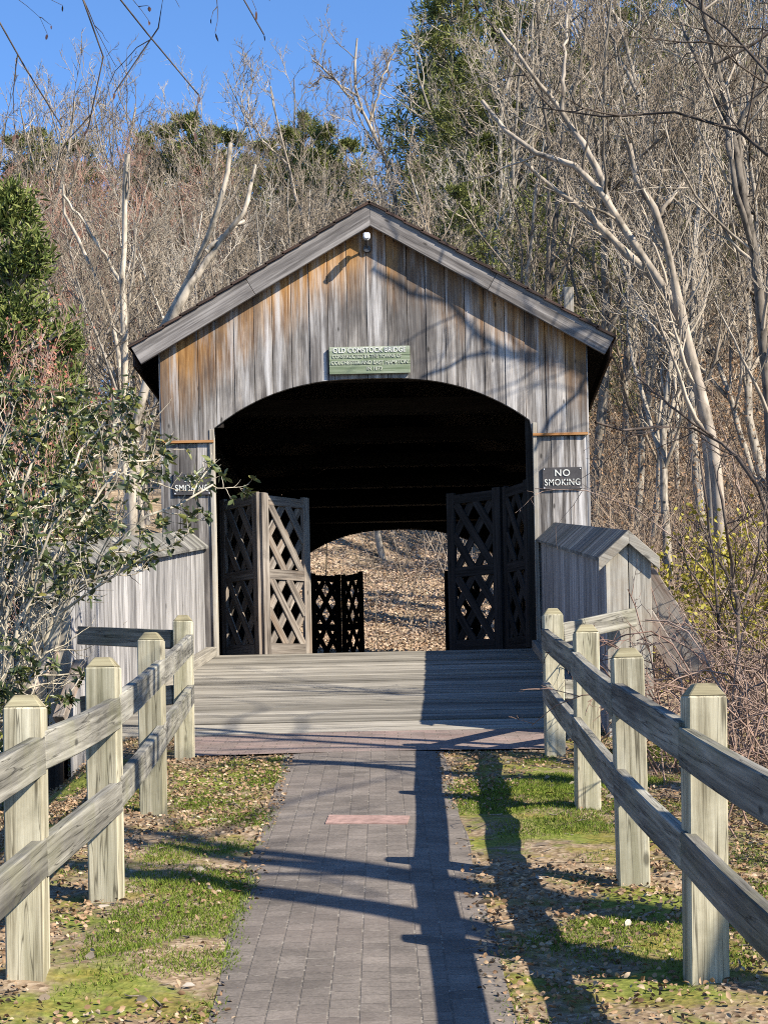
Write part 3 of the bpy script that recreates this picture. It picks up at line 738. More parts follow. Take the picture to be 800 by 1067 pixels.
# green name board
c0, c1 = P(343, 390.5, D), P(427, 361.5, D)
cx, cz = (c0.x + c1.x) / 2, (P(385, 376, D)).z; sw = (P(427, 376, D).x - P(343, 376, D).x); sh = 0.335
sg = thing('name_board', (cx, D - 0.03, cz - sh / 2), 'faded green wooden board with white lettering above the bridge entrance', 'sign')
mb = MB()
for i in range(3):
    z0 = cz - sh / 2 + sh * i / 3; mb.board((cx - sw / 2, D - 0.035, z0 + sh / 6), (cx + sw / 2, D - 0.035, z0 + sh / 6), sh / 3 - 0.002, 0.035, (0, 0, 1))
mb.build('board', M['signgreen'], sg, 0.004)
for xx in (cx - sw * 0.4, cx + sw * 0.4):
    mb = MB(); mb.board((xx, D - 0.012, cz - sh * 0.45), (xx, D - 0.012, cz + sh * 0.45), 0.05, 0.012, (1, 0, 0)); mb.build('batten', M['inside'], sg)
yt = D - 0.056
text_mesh('OLD COMSTOCK BRIDGE', 0.085, M['white'], 'lettering', (cx, yt, cz + 0.12), sg, width=sw * 0.90)
text_mesh('CONSTRUCTED BY THE TOWNS OF', 0.058, M['cream'], 'lettering', (cx - 0.03, yt, cz + 0.045), sg, width=sw * 0.86)
text_mesh('COLCHESTER AND EAST HAMPTON', 0.062, M['cream'], 'lettering', (cx, yt, cz - 0.03), sg, width=sw * 0.95)
text_mesh('IN 1873', 0.058, M['cream'], 'lettering', (cx + 0.06, yt, cz - 0.105), sg)
def nosmoke(x0, x1, y0, y1, label):
    p = P((x0 + x1) / 2, (y0 + y1) / 2, D); w = (x1 - x0) / SPX; h = (y1 - y0) / SPX
    r = thing('no_smoking_sign', (p.x, D - 0.005, p.z - h / 2), label, 'sign')
    mb = MB(); mb.board((p.x - w / 2, D - 0.004, p.z), (p.x + w / 2, D - 0.004, p.z), h, 0.024, (0, 0, 1)); mb.build('plate', M['signdark'], r, 0.004)
    text_mesh('NO', 0.115, M['white'], 'lettering', (p.x, D - 0.02, p.z + 0.062), r, spacing=1.15)
    text_mesh('SMOKING', 0.11, M['white'], 'lettering', (p.x, D - 0.02, p.z - 0.052), r, width=w * 0.9, spacing=1.1)
    for sx in (-1, 1):
        for sz in (-1, 1):
            mb = MB(); mb.board((p.x + sx * (w / 2 - .02), D - 0.017, p.z + sz * (h / 2 - .02)), (p.x + sx * (w / 2 - .02), D - 0.021, p.z + sz * (h / 2 - .02)), 0.012, 0.012, (1, 0, 0)); mb.build('screw', M['lampwhite'], r)
nosmoke(565, 606, 487, 510, 'black NO SMOKING sign in full view on the right pier of the bridge front')
nosmoke(181, 220, 493, 516, 'black NO SMOKING sign partly covered by shrub leaves on the left pier')
# flood lamp under the ridge
lp = P(382, 247, D - 0.25)
lamp = thing('flood_lamp', (lp.x, D - 0.02, lp.z + 0.02), 'small white flood lamp hanging under the ridge of the gable', 'lamp')
bm = bmesh.new()
def cyl(bm, a, b, r0, r1, n=16):
    a = Vector(a); b = Vector(b); d = (b - a); q_ = d.to_track_quat('Z', 'Y').to_matrix().to_4x4()
    bmesh.ops.create_cone(bm, cap_ends=True, segments=n, radius1=r0, radius2=r1, depth=d.length, matrix=Matrix.Translation((a + b) / 2) @ q_)
bmesh.ops.create_cube(bm, size=1.0, matrix=Matrix.Translation((lp.x, D - 0.265, lp.z + 0.01)) @ Matrix.Rotation(0.2, 4, 'X') @ Matrix.Diagonal((0.082, 0.11, 0.075, 1))); bmesh.ops.bevel(bm, geom=bm.edges[:], offset=0.012, segments=2, affect='EDGES'); cyl(bm, (lp.x, D - 0.20, lp.z + 0.02), (lp.x, D - 0.14, lp.z + 0.03), 0.045, 0.03)
me = bpy.data.meshes.new('lamp_head'); bm.to_mesh(me); bm.free(); mesh_obj('lamp_head', me, M['lampwhite'], lamp)
bm = bmesh.new(); cyl(bm, (lp.x, D - 0.17, lp.z + 0.03), (lp.x, D - 0.008, lp.z - 0.08), 0.014, 0.014, 8); cyl(bm, (lp.x, D - 0.035, lp.z - 0.08), (lp.x, D - 0.005, lp.z - 0.08), 0.045, 0.05)
me = bpy.data.meshes.new('bracket'); bm.to_mesh(me); bm.free(); mesh_obj('bracket', me, M['metal'], lamp)
bm = bmesh.new(); cyl(bm, (lp.x, D - 0.340, lp.z - 0.006), (lp.x, D - 0.328, lp.z - 0.004), 0.032, 0.032)
me = bpy.data.meshes.new('lens'); bm.to_mesh(me); bm.free(); mesh_obj('lens', me, M['lampwhite'], lamp)
# pale post behind the roof
pp = P(592, 300, 36.5); pb = ground_z(pp.x, 36.5)
mb = MB(); mb.board((pp.x, 36.5, pb - 0.3), (pp.x, 36.5, pp.z), 0.19, 0.19, (1, 0, 0)); 
tag(mb.build('timber_post', M['wingend'], None, 0.01, loc=(pp.x, 36.5, pb)), 'square pale post rising just behind the right slope of the roof', 'post')

# ------------------------------------------------------------------ vegetation tools (all real geometry, built with numpy)
def unit(a): return a / np.maximum(np.linalg.norm(a, axis=-1, keepdims=True), 1e-9)
def tubes(Pn, R, sides=3):
    """Pn (N,K,3) polylines, R (N,K) radii -> verts, quads"""
    N_, K = Pn.shape[:2]
    Tn = unit(np.gradient(Pn, axis=1))
    mean = unit(Pn[:, -1] - Pn[:, 0])
    ref = np.where(np.abs(mean[:, 2:3]) > 0.75, np.array([[1.0, 0.13, 0]]), np.array([[0, 0.1, 1.0]]))
    n1 = unit(np.cross(Tn, ref[:, None, :])); n2 = np.cross(Tn, n1)
    ang = np.arange(sides) * 2 * math.pi / sides
    ring = n1[:, :, None, :] * np.cos(ang)[None, None, :, None] + n2[:, :, None, :] * np.sin(ang)[None, None, :, None]
    V = Pn[:, :, None, :] + ring * R[:, :, None, None]
    V = V.reshape(-1, 3)
    i = np.arange(N_ * K * sides).reshape(N_, K, sides)
    a = i[:, :-1, :]; b = i[:, 1:, :]
    Fq = np.stack([a, np.roll(a, -1, 2), np.roll(b, -1, 2), b], -1).reshape(-1, 4)
    return V, Fq
def spawn(rng, par, parR, M_, t0, t1, ang, angv, ln, K=5, up=0.15, wig=0.18, rs=0.55, rmin=0.006, tip=0.24, taper_len=0.55, flat=0.0):
    """M_ children on each parent polyline"""
    N_, K0 = par.shape[:2]
    t = (np.arange(M_)[None, :] + rng.random((N_, M_))) / M_ * (t1 - t0) + t0
    f = t * (K0 - 1); i0 = np.clip(f.astype(int), 0, K0 - 2); fr = f - i0
    ar = np.arange(N_)[:, None]
    p0 = par[ar, i0] * (1 - fr[..., None]) + par[ar, i0 + 1] * fr[..., None]
    r0 = (parR[ar, i0] * (1 - fr) + parR[ar, i0 + 1] * fr)
    tan = unit(par[ar, i0 + 1] - par[ar, i0])
    plen = np.linalg.norm(np.diff(par, axis=1), axis=-1).sum(1)[:, None]
    az = rng.random((N_, M_)) * 6.283 + np.arange(M_)[None, :] * 2.4
    refv = np.where(np.abs(tan[..., 2:3]) > 0.9, np.array([1.0, 0, 0]), np.array([0, 0, 1.0]))
    u = unit(np.cross(tan, refv)); v = np.cross(tan, u)
    a = np.radians(ang + rng.normal(0, angv, (N_, M_)))[..., None]
    d = tan * np.cos(a) + (u * np.cos(az)[..., None] + v * np.sin(az)[..., None]) * np.sin(a)
    lens = plen * ln * (1 - taper_len * t) * rng.uniform(0.6, 1.25, (N_, M_))
    n = N_ * M_
    p0 = p0.reshape(n, 3); d = d.reshape(n, 3); lens = lens.reshape(n); r0 = r0.reshape(n)
    pts = [p0]; step = (lens / (K - 1))[:, None]
    for k in range(K - 1):
        d = unit(d + np.array([0, 0, up]) + rng.normal(0, wig, (n, 3)) * np.array([1, 1, 1 - flat]))
        pts.append(pts[-1] + d * step)
    Pn = np.stack(pts, 1)
    rb = np.maximum(r0 * rs, rmin)
    R = rb[:, None] * np.linspace(1, tip, K)[None, :]
    return Pn, np.maximum(R, rmin * 0.38)
def polyline(pts, K):
    pts = np.array([tuple(p) for p in pts], dtype=float)
    if len(pts) == 2: return np.stack([pts[0] + (pts[1] - pts[0]) * k for k in np.linspace(0, 1, K)])
    q0 = np.concatenate([[2 * pts[0] - pts[1]], pts, [2 * pts[-1] - pts[-2]]]); out = []
    for i in range(len(pts) - 1):                        # Catmull-Rom
        a, b, c, d = q0[i:i + 4]
        for t in np.linspace(0, 1, 12, endpoint=False):
            out.append(0.5 * (2 * b + (c - a) * t + (2 * a - 5 * b + 4 * c - d) * t * t + (3 * b - a - 3 * c + d) * t ** 3))
    out.append(pts[-1]); out = np.array(out)
    s = np.concatenate([[0], np.cumsum(np.linalg.norm(np.diff(out, axis=0), axis=1))]); q_ = np.linspace(0, s[-1], K)
    return np.stack([np.interp(q_, s, out[:, i]) for i in range(3)], 1)
def leaf_quads(rng, pos, d, ln, wd, tilt=1.0):
    """pointed leaves: base, side, tip, side"""
    n = len(pos); d = unit(d); rv = unit(rng.normal(0, 1, (n, 3)))
    s = unit(np.cross(d, rv)); nn = np.cross(s, d)
    ln = ln * rng.uniform(0.7, 1.25, (n, 1)); wd = wd * rng.uniform(0.75, 1.2, (n, 1))
    b = pos; m = pos + d * ln * 0.5 + nn * ln * 0.06; t = pos + d * ln - nn * ln * 0.05
    V = np.stack([b, m + s * wd / 2, t, m - s * wd / 2], 1).reshape(-1, 3)
    Fq = np.arange(n * 4).reshape(n, 4)
    return V, Fq, np.repeat(rng.random(n), 4)

def leaf_folded(rng, pos, d, ln, wd, fold=0.35, curl=0.25):
    """leaf of two halves folded along its midrib and curled lengthwise"""
    n = len(pos); d = unit(d); rv = unit(rng.normal(0, 1, (n, 3)))
    s = unit(np.cross(d, rv)); nn = np.cross(s, d)
    nn = nn * np.where(nn[:, 2:3] < 0, -1, 1)
    ln = ln * rng.uniform(0.55, 1.3, (n, 1)); wd = wd * rng.uniform(0.7, 1.25, (n, 1)); c = curl * rng.uniform(-1, 1.2, (n, 1)); f = fold * rng.uniform(0.1, 1.3, (n, 1))
    m1 = pos + d * ln * .33 + nn * c * ln * .22; m2 = pos + d * ln * .7 + nn * c * ln * .22; t = pos + d * ln
    e1 = s * wd * .5; e2 = s * wd * .42; l1 = nn * wd * f * .5
    V = np.stack([pos, m1 + e1 + l1, m2 + e2 + l1, t, m2 - e2 + l1, m1 - e1 + l1, m1, m2], 1).reshape(-1, 3)
    b = np.arange(n)[:, None] * 8
    quads = np.concatenate([b + np.array([[6, 1, 2, 7]]), b + np.array([[7, 4, 5, 6]])]); tris = np.concatenate([b + np.array([[0, 1, 6]]), b + np.array([[0, 6, 5]]), b + np.array([[7, 2, 3]]), b + np.array([[7, 3, 4]])])
    return [(V, quads), (np.zeros((0, 3)), tris - len(V))], np.repeat(rng.random(n), 8)

def tree_mesh(seed, h, r, nl, forks=0, spread=45, up=0.16, dens=1.0, rmin=0.0125, lean=0.07, crook=0.06, first=0.25):
    rng = np.random.default_rng(seed)
    K = 14
    def stem(p0, d0, hh, rr):
        pts = [np.array(p0, float)]; d = np.array(d0, float)
        for k in range(K - 1):
            d = d + rng.normal(0, crook, 3) * np.array([1, 1, 0.3]); d[2] += 0.03; d = d / np.linalg.norm(d)
            pts.append(pts[-1] + d * hh / (K - 1))
        return np.array(pts), rr * (np.linspace(1, 0.12, K) ** 0.85)
    d0 = np.array([rng.normal(0, lean), rng.normal(0, lean), 1.0])
    p, R = stem((0, 0, -0.5), d0, h, r); trunks = [p]; tr = [R]
    for f in range(forks):
        k = int(rng.integers(2, 7)); az = rng.random() * 6.28; a = rng.uniform(0.25, 0.5)
        dd = np.array([math.cos(az) * a, math.sin(az) * a, 1.0])
        p2, R2 = stem(p[k], dd, h * rng.uniform(0.55, 0.8), R[k] * 0.75); trunks.append(p2); tr.append(R2)
    P0 = np.stack(trunks); R0 = np.stack(tr)
    P1, R1 = spawn(rng, P0, R0, int(nl), first, 0.97, spread, 12, 0.42, 7, up, 0.16, 0.6, rmin * 1.6)
    P2, R2 = spawn(rng, P1, R1, int(6 * dens), 0.2, 0.98, 42, 14, 0.52, 5, up * .8, 0.18, 0.6, rmin * 1.2)
    P3, R3 = spawn(rng, P2, R2, int(6 * dens), 0.15, 0.98, 40, 15, 0.55, 4, up * .7, 0.2, 0.65, rmin)
    trunk = [tubes(P0, R0, 7)]
    crown = [tubes(P1, R1, 4), tubes(P2, R2, 3), tubes(P3, R3, 3)]
    return trunk, crown
VAR = []
def variant(seed, **kw):
    trunk, crown = tree_mesh(seed, **kw)
    return (arr_mesh('bare_trunk', trunk, True), arr_mesh('bare_crown', crown, False))
specs = [dict(h=13, r=0.17, nl=13, forks=1, spread=42, lean=.2), dict(h=15, r=0.17, nl=14, forks=2, spread=36, up=0.22, lean=.14), dict(h=11, r=0.11, nl=13, forks=0, spread=50),
         dict(h=12, r=0.12, nl=12, forks=2, spread=38, crook=0.09), dict(h=16, r=0.19, nl=15, forks=1, spread=40, up=0.2, first=0.35), dict(h=9, r=0.07, nl=12, forks=1, spread=48, crook=0.08),
         dict(h=14, r=0.13, nl=13, forks=1, spread=45, lean=0.28, crook=0.09), dict(h=8, r=0.06, nl=11, forks=2, spread=40, crook=0.1)]
for i, sp in enumerate(specs): VAR.append((variant(100 + i, **sp), sp['h']))
def place_tree(var, x, y, s, rz, label, group, bark_m, twig_m, name='bare_tree'):
    (mt, mc), hh = VAR[var]
    key = (bark_m, twig_m)
    if (var, key) not in MCACHE:
        a = mt.copy(); a.materials.append(M[bark_m]); b_ = mc.copy(); b_.materials.append(M[twig_m]); MCACHE[(var, key)] = (a, b_)
    a, b_ = MCACHE[(var, key)]
    root = thing(name, (x, y, ground_z(x, y)), label, 'tree', group); root.rotation_euler = (0, 0, rz); root.scale = (s, s, s)
    for nm, me in (('trunk', a), ('crown', b_)):
        o = bpy.data.objects.new(nm, me); link(o); o.parent = root
    return root
MCACHE = {}

# ---- the wooded hillside
rt = random.Random(17)
placed = []
def try_place(n, ya, yb, xa_px, xb_px, dmin, label, group, bark_m='bark', twig_m='twig', vars_=range(8), sc=(0.75, 1.15), name='bare_tree', tries=4000):
    c = 0
    for _ in range(tries):
        if c >= n: break
        y = ya + (yb - ya) * rt.random() ** 0.9; px = rt.uniform(xa_px, xb_px)
        x = (px - 400) / F * y
        if any((x - q0) ** 2 + (y - q1) ** 2 < dmin * dmin for q0, q1 in placed): continue
        if abs(x - 0.5) < 4.2 and y < D + LEN + 5.0: continue
        placed.append((x, y)); c += 1
        place_tree(rt.choice(list(vars_)), x, y, rt.uniform(*sc), rt.uniform(0, 6.28), label, group, bark_m, twig_m, name)
def slope_trees(n, ya, yb, xa_px, xb_px, dmin, ta, tb, label, group, bark_m='bark', twig_m='twig', smin=0.33, smax=1.45, name='bare_tree', tries=6000, power=1.0):
    c = 0
    for _ in range(tries):
        if c >= n: break
        y = ya + (yb - ya) * rt.random() ** power; px = rt.uniform(xa_px, xb_px); x = (px - 400) / F * y
        if any((x - q0) ** 2 + (y - q1) ** 2 < dmin * dmin for q0, q1 in placed): continue
        if abs(x - 0.5) < 4.2 and y < D + LEN + 5.0: continue
        var = rt.randrange(8); top = rt.uniform(ta, tb); s = (EYE + (CY - top) * y / F - ground_z(x, y)) / VAR[var][1]
        if not (smin < s < smax): continue
        placed.append((x, y)); c += 1
        place_tree(var, x, y, s, rt.uniform(0, 6.28), label, group, bark_m, twig_m, name)
slope_trees(26, 37, 60, 520, 900, 1.7, -60, 330, 'bare grey tree low on the wooded slope right of the bridge', 'bare trees low on the right slope', smin=.3)
slope_trees(52, 58, 112, 478, 900, 1.9, -120, 160, 'bare grey tree high on the wooded slope right of the bridge', 'bare trees high on the right slope')
slope_trees(20, 38, 60, -80, 300, 1.7, 165, 330, 'bare pale tree low on the wooded slope left of the bridge', 'bare trees low on the left slope', smin=.4)
slope_trees(44, 58, 100, -80, 330, 1.8, 150, 240, 'bare pale tree high on the wooded slope left of the bridge', 'bare trees high on the left slope', smin=.4)
slope_trees(24, 70, 100, -40, 220, 1.5, 155, 205, 'bare tree with reddish brown twigs near the top of the left slope', 'reddish bare trees near the left ridge', 'bark', 'redtwig', smin=.4)
slope_trees(16, 88, 112, -60, 330, 3.0, 60, 130, 'slender bare tree on the left skyline standing thin against the blue sky', 'thin trees on the left skyline', 'bark', 'twig', smin=.5)
slope_trees(34, 44, 108, 300, 470, 1.9, 165, 240, 'bare grey tree on the slope straight behind the bridge roof', 'bare trees behind the bridge', smin=.4)

# ---- trees traced one by one
def poly_tree(name, label, Y, stems, nl=8, dens=1.0, bark_m='paletrunk', twig_m='twig', rmin=0.010, group=None, extra=None, spread=45, ln=0.42, first=0.3, up=0.15, seed=1, cat='tree', dz=0.0, lv=4):
    """stems: list of (photo points, radius bottom px, radius top px); first stem gives the base"""
    rng = np.random.default_rng(seed); k = Y / F
    P0 = []; R0 = []
    for j, (pts, ra, rb_) in enumerate(stems):
        w_ = [P(px, py, Y + (rng.normal(0, 0.25) if 0 < i else 0)) for i, (px, py) in enumerate(pts)]
        if j == 0:
            gx, gy = w_[0].x, w_[0].y; zb = ground_z(gx, gy)
            if w_[0].z > zb: w_ = [Vector((gx + (w_[0].x - w_[1].x) * 0.3, gy, zb - 0.3))] + w_
        P0.append(polyline(w_, 16)); R0.append(np.linspace(ra * k, rb_ * k, 16))
    P0 = np.stack(P0); R0 = np.stack(R0) * rng.uniform(0.82, 1.15, (len(R0), 16)); P0[:, 2:-1] += rng.normal(0, 0.9 * k, P0[:, 2:-1].shape) * np.array([1.0, 1, .3])
    base = P0[0, 0]
    root = thing(name, (base[0], base[1], base[2]), label, cat, group)
    mesh_obj('trunk', arr_mesh('trunk', [tubes(P0, R0, 8)], True), M[bark_m], root)
    ch = []
    P1, R1 = spawn(rng, P0, R0, nl, first, 0.98, spread, 14, ln, 7, up, 0.16, 0.45, rmin * 1.5); ch.append(tubes(P1, R1, 4))
    P2, R2 = spawn(rng, P1, R1, int(5 * dens), 0.2, 0.98, 42, 14, 0.5, 5, up, 0.18, 0.6, rmin * 1.1); ch.append(tubes(P2, R2, 3))
    if lv > 2:
        P3, R3 = spawn(rng, P2, R2, int(5 * dens), 0.15, 0.98, 40, 15, 0.5, 4, up, 0.2, 0.65, rmin * 0.9); ch.append(tubes(P3, R3, 3))
    if lv > 3:
        P4, R4 = spawn(rng, P3, R3, 3, 0.2, 0.98, 38, 15, 0.55, 3, up, 0.2, 0.65, rmin * 0.75); ch.append(tubes(P4, R4, 3))
    if extra: ch += extra
    mesh_obj('crown', arr_mesh('crown', ch), M[twig_m], root)
    return root, P0, R0
poly_tree('dead_tree', 'bleached dead tree with one straight upright trunk left of the bridge roof', 40,
          [([(131, 470), (130, 400), (129, 300), (131, 220), (133, 160)], 4.6, 2.6), ([(129, 300), (112, 270), (92, 240), (66, 203)], 2.2, 1.3)], 5, 0.6, 'deadbark', 'bark', seed=2, ln=0.25, lv=2)
poly_tree('dead_tree', 'bleached dead tree bending left with a broken forked tip, left of the straight one', 41,
          [([(128, 400), (118, 340), (100, 290), (78, 240), (62, 205), (66, 192)], 3.0, 1.6)], 6, 0.6, 'deadbark', 'bark', seed=3, ln=0.25, lv=2)
poly_tree('dead_tree', 'bleached leaning dead trunk with splintered forks beside the left eave of the bridge', 38,
          [([(138, 460), (147, 415), (165, 360), (190, 300), (215, 255), (232, 205), (240, 150)], 6.4, 2.2), ([(165, 365), (192, 308), (222, 262), (252, 222), (266, 172)], 5.0, 1.6), ([(215, 262), (240, 240), (254, 230)], 3.2, 1.8)],
          3, 0.5, 'deadbark', 'bark', seed=4, ln=0.18, first=0.55, lv=2)
poly_tree('bare_tree', 'tall bare tree spreading into the blue sky just above the bridge ridge', 72,
          [([(416, 260), (410, 190), (392, 145), (376, 115), (368, 85), (372, 40)], 4.2, 1.0), ([(378, 118), (350, 85), (325, 62)], 1.6, 0.7), ([(385, 130), (400, 80), (412, 50)], 1.6, 0.7), ([(372, 100), (340, 80), (322, 92)], 1.2, 0.6)],
          11, 1.0, 'paletrunk', 'twig', seed=5, first=0.35, ln=0.36, rmin=0.012)
poly_tree('bare_tree', 'slim bare tree rising into the sky left of the bridge ridge', 70,
          [([(325, 262), (310, 215), (302, 180), (290, 130), (282, 90)], 3.2, 0.8), ([(300, 172), (270, 140), (258, 110)], 1.4, 0.6)], 11, 1.0, 'paletrunk', 'twig', seed=6, first=0.3, ln=0.36, rmin=0.012)
poly_tree('bare_tree', 'pale curved tree right of the bridge with its trunk bending up left', 36,
          [([(745, 480), (727, 405), (712, 340), (698, 275), (684, 225), (664, 190), (655, 150)], 8.5, 3.6), ([(684, 228), (700, 205), (712, 190)], 2.6, 1.4), ([(690, 262), (672, 240)], 1.8, 1.0)], 7, 0.8, 'paletrunk', 'twig', seed=7, ln=0.3, first=0.35)
poly_tree('bare_tree', 'thick leaning tree right of the bridge with long limbs reaching left over the slope', 37,
          [([(735, 440), (712, 340), (690, 300), (662, 255), (636, 215), (615, 185), (580, 165), (540, 152), (502, 105)], 8.0, 2.2), ([(690, 298), (650, 262), (610, 222), (570, 190), (540, 165)], 5.0, 1.8), ([(636, 218), (612, 160), (580, 110), (548, 70), (520, 30)], 4.4, 1.6), ([(585, 115), (588, 60), (592, 10)], 2.4, 1.2)],
          9, 0.9, 'paletrunk', 'twig', seed=8, ln=0.3, first=0.3)
poly_tree('bare_tree', 'large bare tree at the right edge with a tall forked trunk', 34,
          [([(800, 420), (792, 330), (784, 260), (772, 190), (762, 140), (748, 80), (738, 30), (722, -30)], 6.8, 2.6), ([(776, 205), (770, 130), (796, 85), (806, 20)], 3.8, 1.8), ([(784, 262), (765, 190), (752, 120), (724, 60), (706, 10)], 3.6, 1.6)],
          10, 0.9, 'bark', 'twig', seed=9, ln=0.3, first=0.3)
poly_tree('bare_tree', 'crooked bare tree with a knotted top near the small sky gap at upper right', 52,
          [([(700, 300), (680, 180), (665, 100), (655, 60), (640, 15)], 4.6, 2.0), ([(665, 100), (640, 45), (630, 0)], 2.4, 1.2)], 11, 1.0, 'bark', 'twig', seed=12, ln=0.36)

# ---- evergreens
def evergreen_mesh(seed, h, rad, tiers, tuft, tl, tw, dense=1.0, bare=0.15, droop=-0.1, power=0.8):
    rng = np.random.default_rng(seed)
    tp = np.stack([np.linspace(0, 1, 10) * rng.normal(0, .2), np.linspace(0, 1, 10) * rng.normal(0, .2), np.linspace(-0.4, h, 10)], 1)[None]
    tR = np.linspace(h * 0.014 + 0.04, 0.02, 10)[None]
    n = tiers; t = np.linspace(bare, 0.99, n) + rng.normal(0, 0.012, n); t = np.clip(t, bare, 0.995)
    per = 6
    az = rng.random((n, per)) * 6.28; L_ = (rad * (1 - t) ** power)[:, None] * rng.uniform(0.45, 1.15, (n, per)) + 0.15
    base = np.stack([np.zeros((n, per)), np.zeros((n, per)), np.repeat((t * h)[:, None], per, 1)], -1).reshape(-1, 3)
    d = np.stack([np.cos(az), np.sin(az), droop + 0.5 * (t[:, None] ** 2) + rng.normal(0, .12, (n, per))], -1).reshape(-1, 3); L_ = L_.reshape(-1)
    pts = [base]
    for k in range(5):
        d = unit(d + np.array([0, 0, 0.05]) + rng.normal(0, .08, d.shape)); pts.append(pts[-1] + d * (L_ / 5)[:, None])
    B = np.stack(pts, 1); R = np.repeat(np.linspace(0.03, 0.008, 6)[None], len(B), 0)
    C, CR = spawn(rng, B, R, 6, 0.2, 1.0, 50, 12, 0.42, 4, 0.03, 0.12, 0.7, 0.006, flat=0.6)
    nt_ = int(tuft * dense)
    def along(Q, m, lo):
        tt = rng.uniform(lo, 1.0, (len(Q), m)) * (Q.shape[1] - 1); i0 = np.clip(tt.astype(int), 0, Q.shape[1] - 2); f = (tt - i0)[..., None]; ar = np.arange(len(Q))[:, None]
        p = Q[ar, i0] * (1 - f) + Q[ar, i0 + 1] * f; dd = unit(Q[ar, i0 + 1] - Q[ar, i0]); return p.reshape(-1, 3), dd.reshape(-1, 3)
    p1, d1 = along(C, nt_, 0.1); p2, d2 = along(B, nt_, 0.45)
    p = np.concatenate([p1, p2]); dd = np.concatenate([d1, d2])
    dd = unit(dd + rng.normal(0, 0.75, dd.shape) + np.array([0, 0, .25])); p = p + rng.normal(0, .05, p.shape)
    V, Fq, rn = leaf_quads(rng, p, dd, tl, tw)
    return arr_mesh('trunk', [tubes(tp, tR, 7)], True), arr_mesh('branches', [tubes(B, R, 3), tubes(C, CR, 3)]), arr_mesh('crown', [(V, Fq)], attrs={'rnd': rn})
EV = {}
def evergreen(kind, x, y, s, rz, label, group, leaf, name, z=None):
    root = thing(name, (x, y, ground_z(x, y)), label, 'tree', group); root.rotation_euler = (0, 0, rz); root.scale = (s, s, s)
    for nm, me, mt in zip(('trunk', 'branches', 'crown'), EV[kind], ('bark', 'bark', leaf)):
        if not me.materials: me.materials.append(M[mt])
        o = bpy.data.objects.new(nm, me); link(o); o.parent = root
EV['pine_a'] = evergreen_mesh(41, 15, 4.0, 27, 9, 0.30, 0.05, 1.0, 0.25, 0.05, 0.5)
EV['pine_b'] = evergreen_mesh(42, 12, 4.0, 22, 10, 0.28, 0.05, 1.0, 0.15, 0.05, 0.55)
EV['cedar'] = evergreen_mesh(43, 6.4, 1.05, 46, 15, 0.085, 0.020, 1.0, 0.04, 0.35, 0.65)
EVH = {'pine_a': 15, 'pine_b': 12}
def skyline_pine(px, Y, top, k, label, group):
    x = (px - 400) / F * Y; s = (EYE + (CY - top) * Y / F - ground_z(x, Y)) / EVH[k]
    evergreen(k, x, Y, max(.3, s), rt.uniform(0, 6), label, group, 'pine', 'pine_tree')
for (px, Y, top, k) in ((-12, 103, 150, 'pine_b'), (30, 106, 140, 'pine_b'), (52, 104, 133, 'pine_a'), (75, 108, 150, 'pine_b'), (92, 104, 146, 'pine_b'), (165, 106, 140, 'pine_a'), (188, 108, 132, 'pine_b'), (210, 104, 122, 'pine_b'), (232, 108, 135, 'pine_b'), (255, 104, 140, 'pine_b')):
    skyline_pine(px, Y, top, k, 'green pine on the left skyline beyond the bare trees', 'pines on the left skyline')
for (px, Y, top, k) in ((288, 98, 150, 'pine_b'), (312, 100, 138, 'pine_b'), (330, 104, 122, 'pine_a'), (352, 99, 136, 'pine_b'), (375, 104, 150, 'pine_b'), (340, 92, 160, 'pine_b')):
    skyline_pine(px, Y, top, k, 'green pine on the skyline just left of the bridge ridge', 'pines behind the bridge ridge')
for (px, Y, top, k) in ((482, 86, -10, 'pine_a'), (470, 92, 40, 'pine_b'), (510, 92, -60, 'pine_a'), (555, 88, -20, 'pine_b'), (690, 84, -50, 'pine_a'), (735, 88, -70, 'pine_a'), (480, 74, 120, 'pine_b'), (520, 64, 150, 'pine_b'), (650, 62, 180, 'pine_b'), (600, 78, 90, 'pine_b'), (795, 80, -20, 'pine_a'), (450, 80, 175, 'pine_b'), (700, 60, 190, 'pine_b'), (570, 60, 190, 'pine_b'), (620, 70, 60, 'pine_a'), (660, 82, 20, 'pine_b'), (760, 66, 110, 'pine_b'), (720, 72, 60, 'pine_a'), (585, 88, 40, 'pine_a'), (500, 70, 70, 'pine_a'), (540, 70, 110, 'pine_b'), (780, 58, 230, 'pine_b'), (640, 54, 260, 'pine_b'), (490, 58, 200, 'pine_b')):
    skyline_pine(px, Y, top, k, 'dark pine standing among the bare trees on the right slope', 'pines on the right slope')
q_ = P(14, 300, 26); evergreen('cedar', q_.x, 26, (EYE + (CY - 208) * 26 / F - ground_z(q_.x, 26)) / 6.4, 0.4, 'bushy green cedar at the left edge of the picture behind the shrub', None, 'needle', 'cedar_tree')
q_ = P(62, 300, 30); evergreen('cedar', q_.x, 30, (EYE + (CY - 345) * 30 / F - ground_z(q_.x, 30)) / 6.4, 2.4, 'smaller yellowish green cedar just right of the bushy one', None, 'needle', 'cedar_tree')

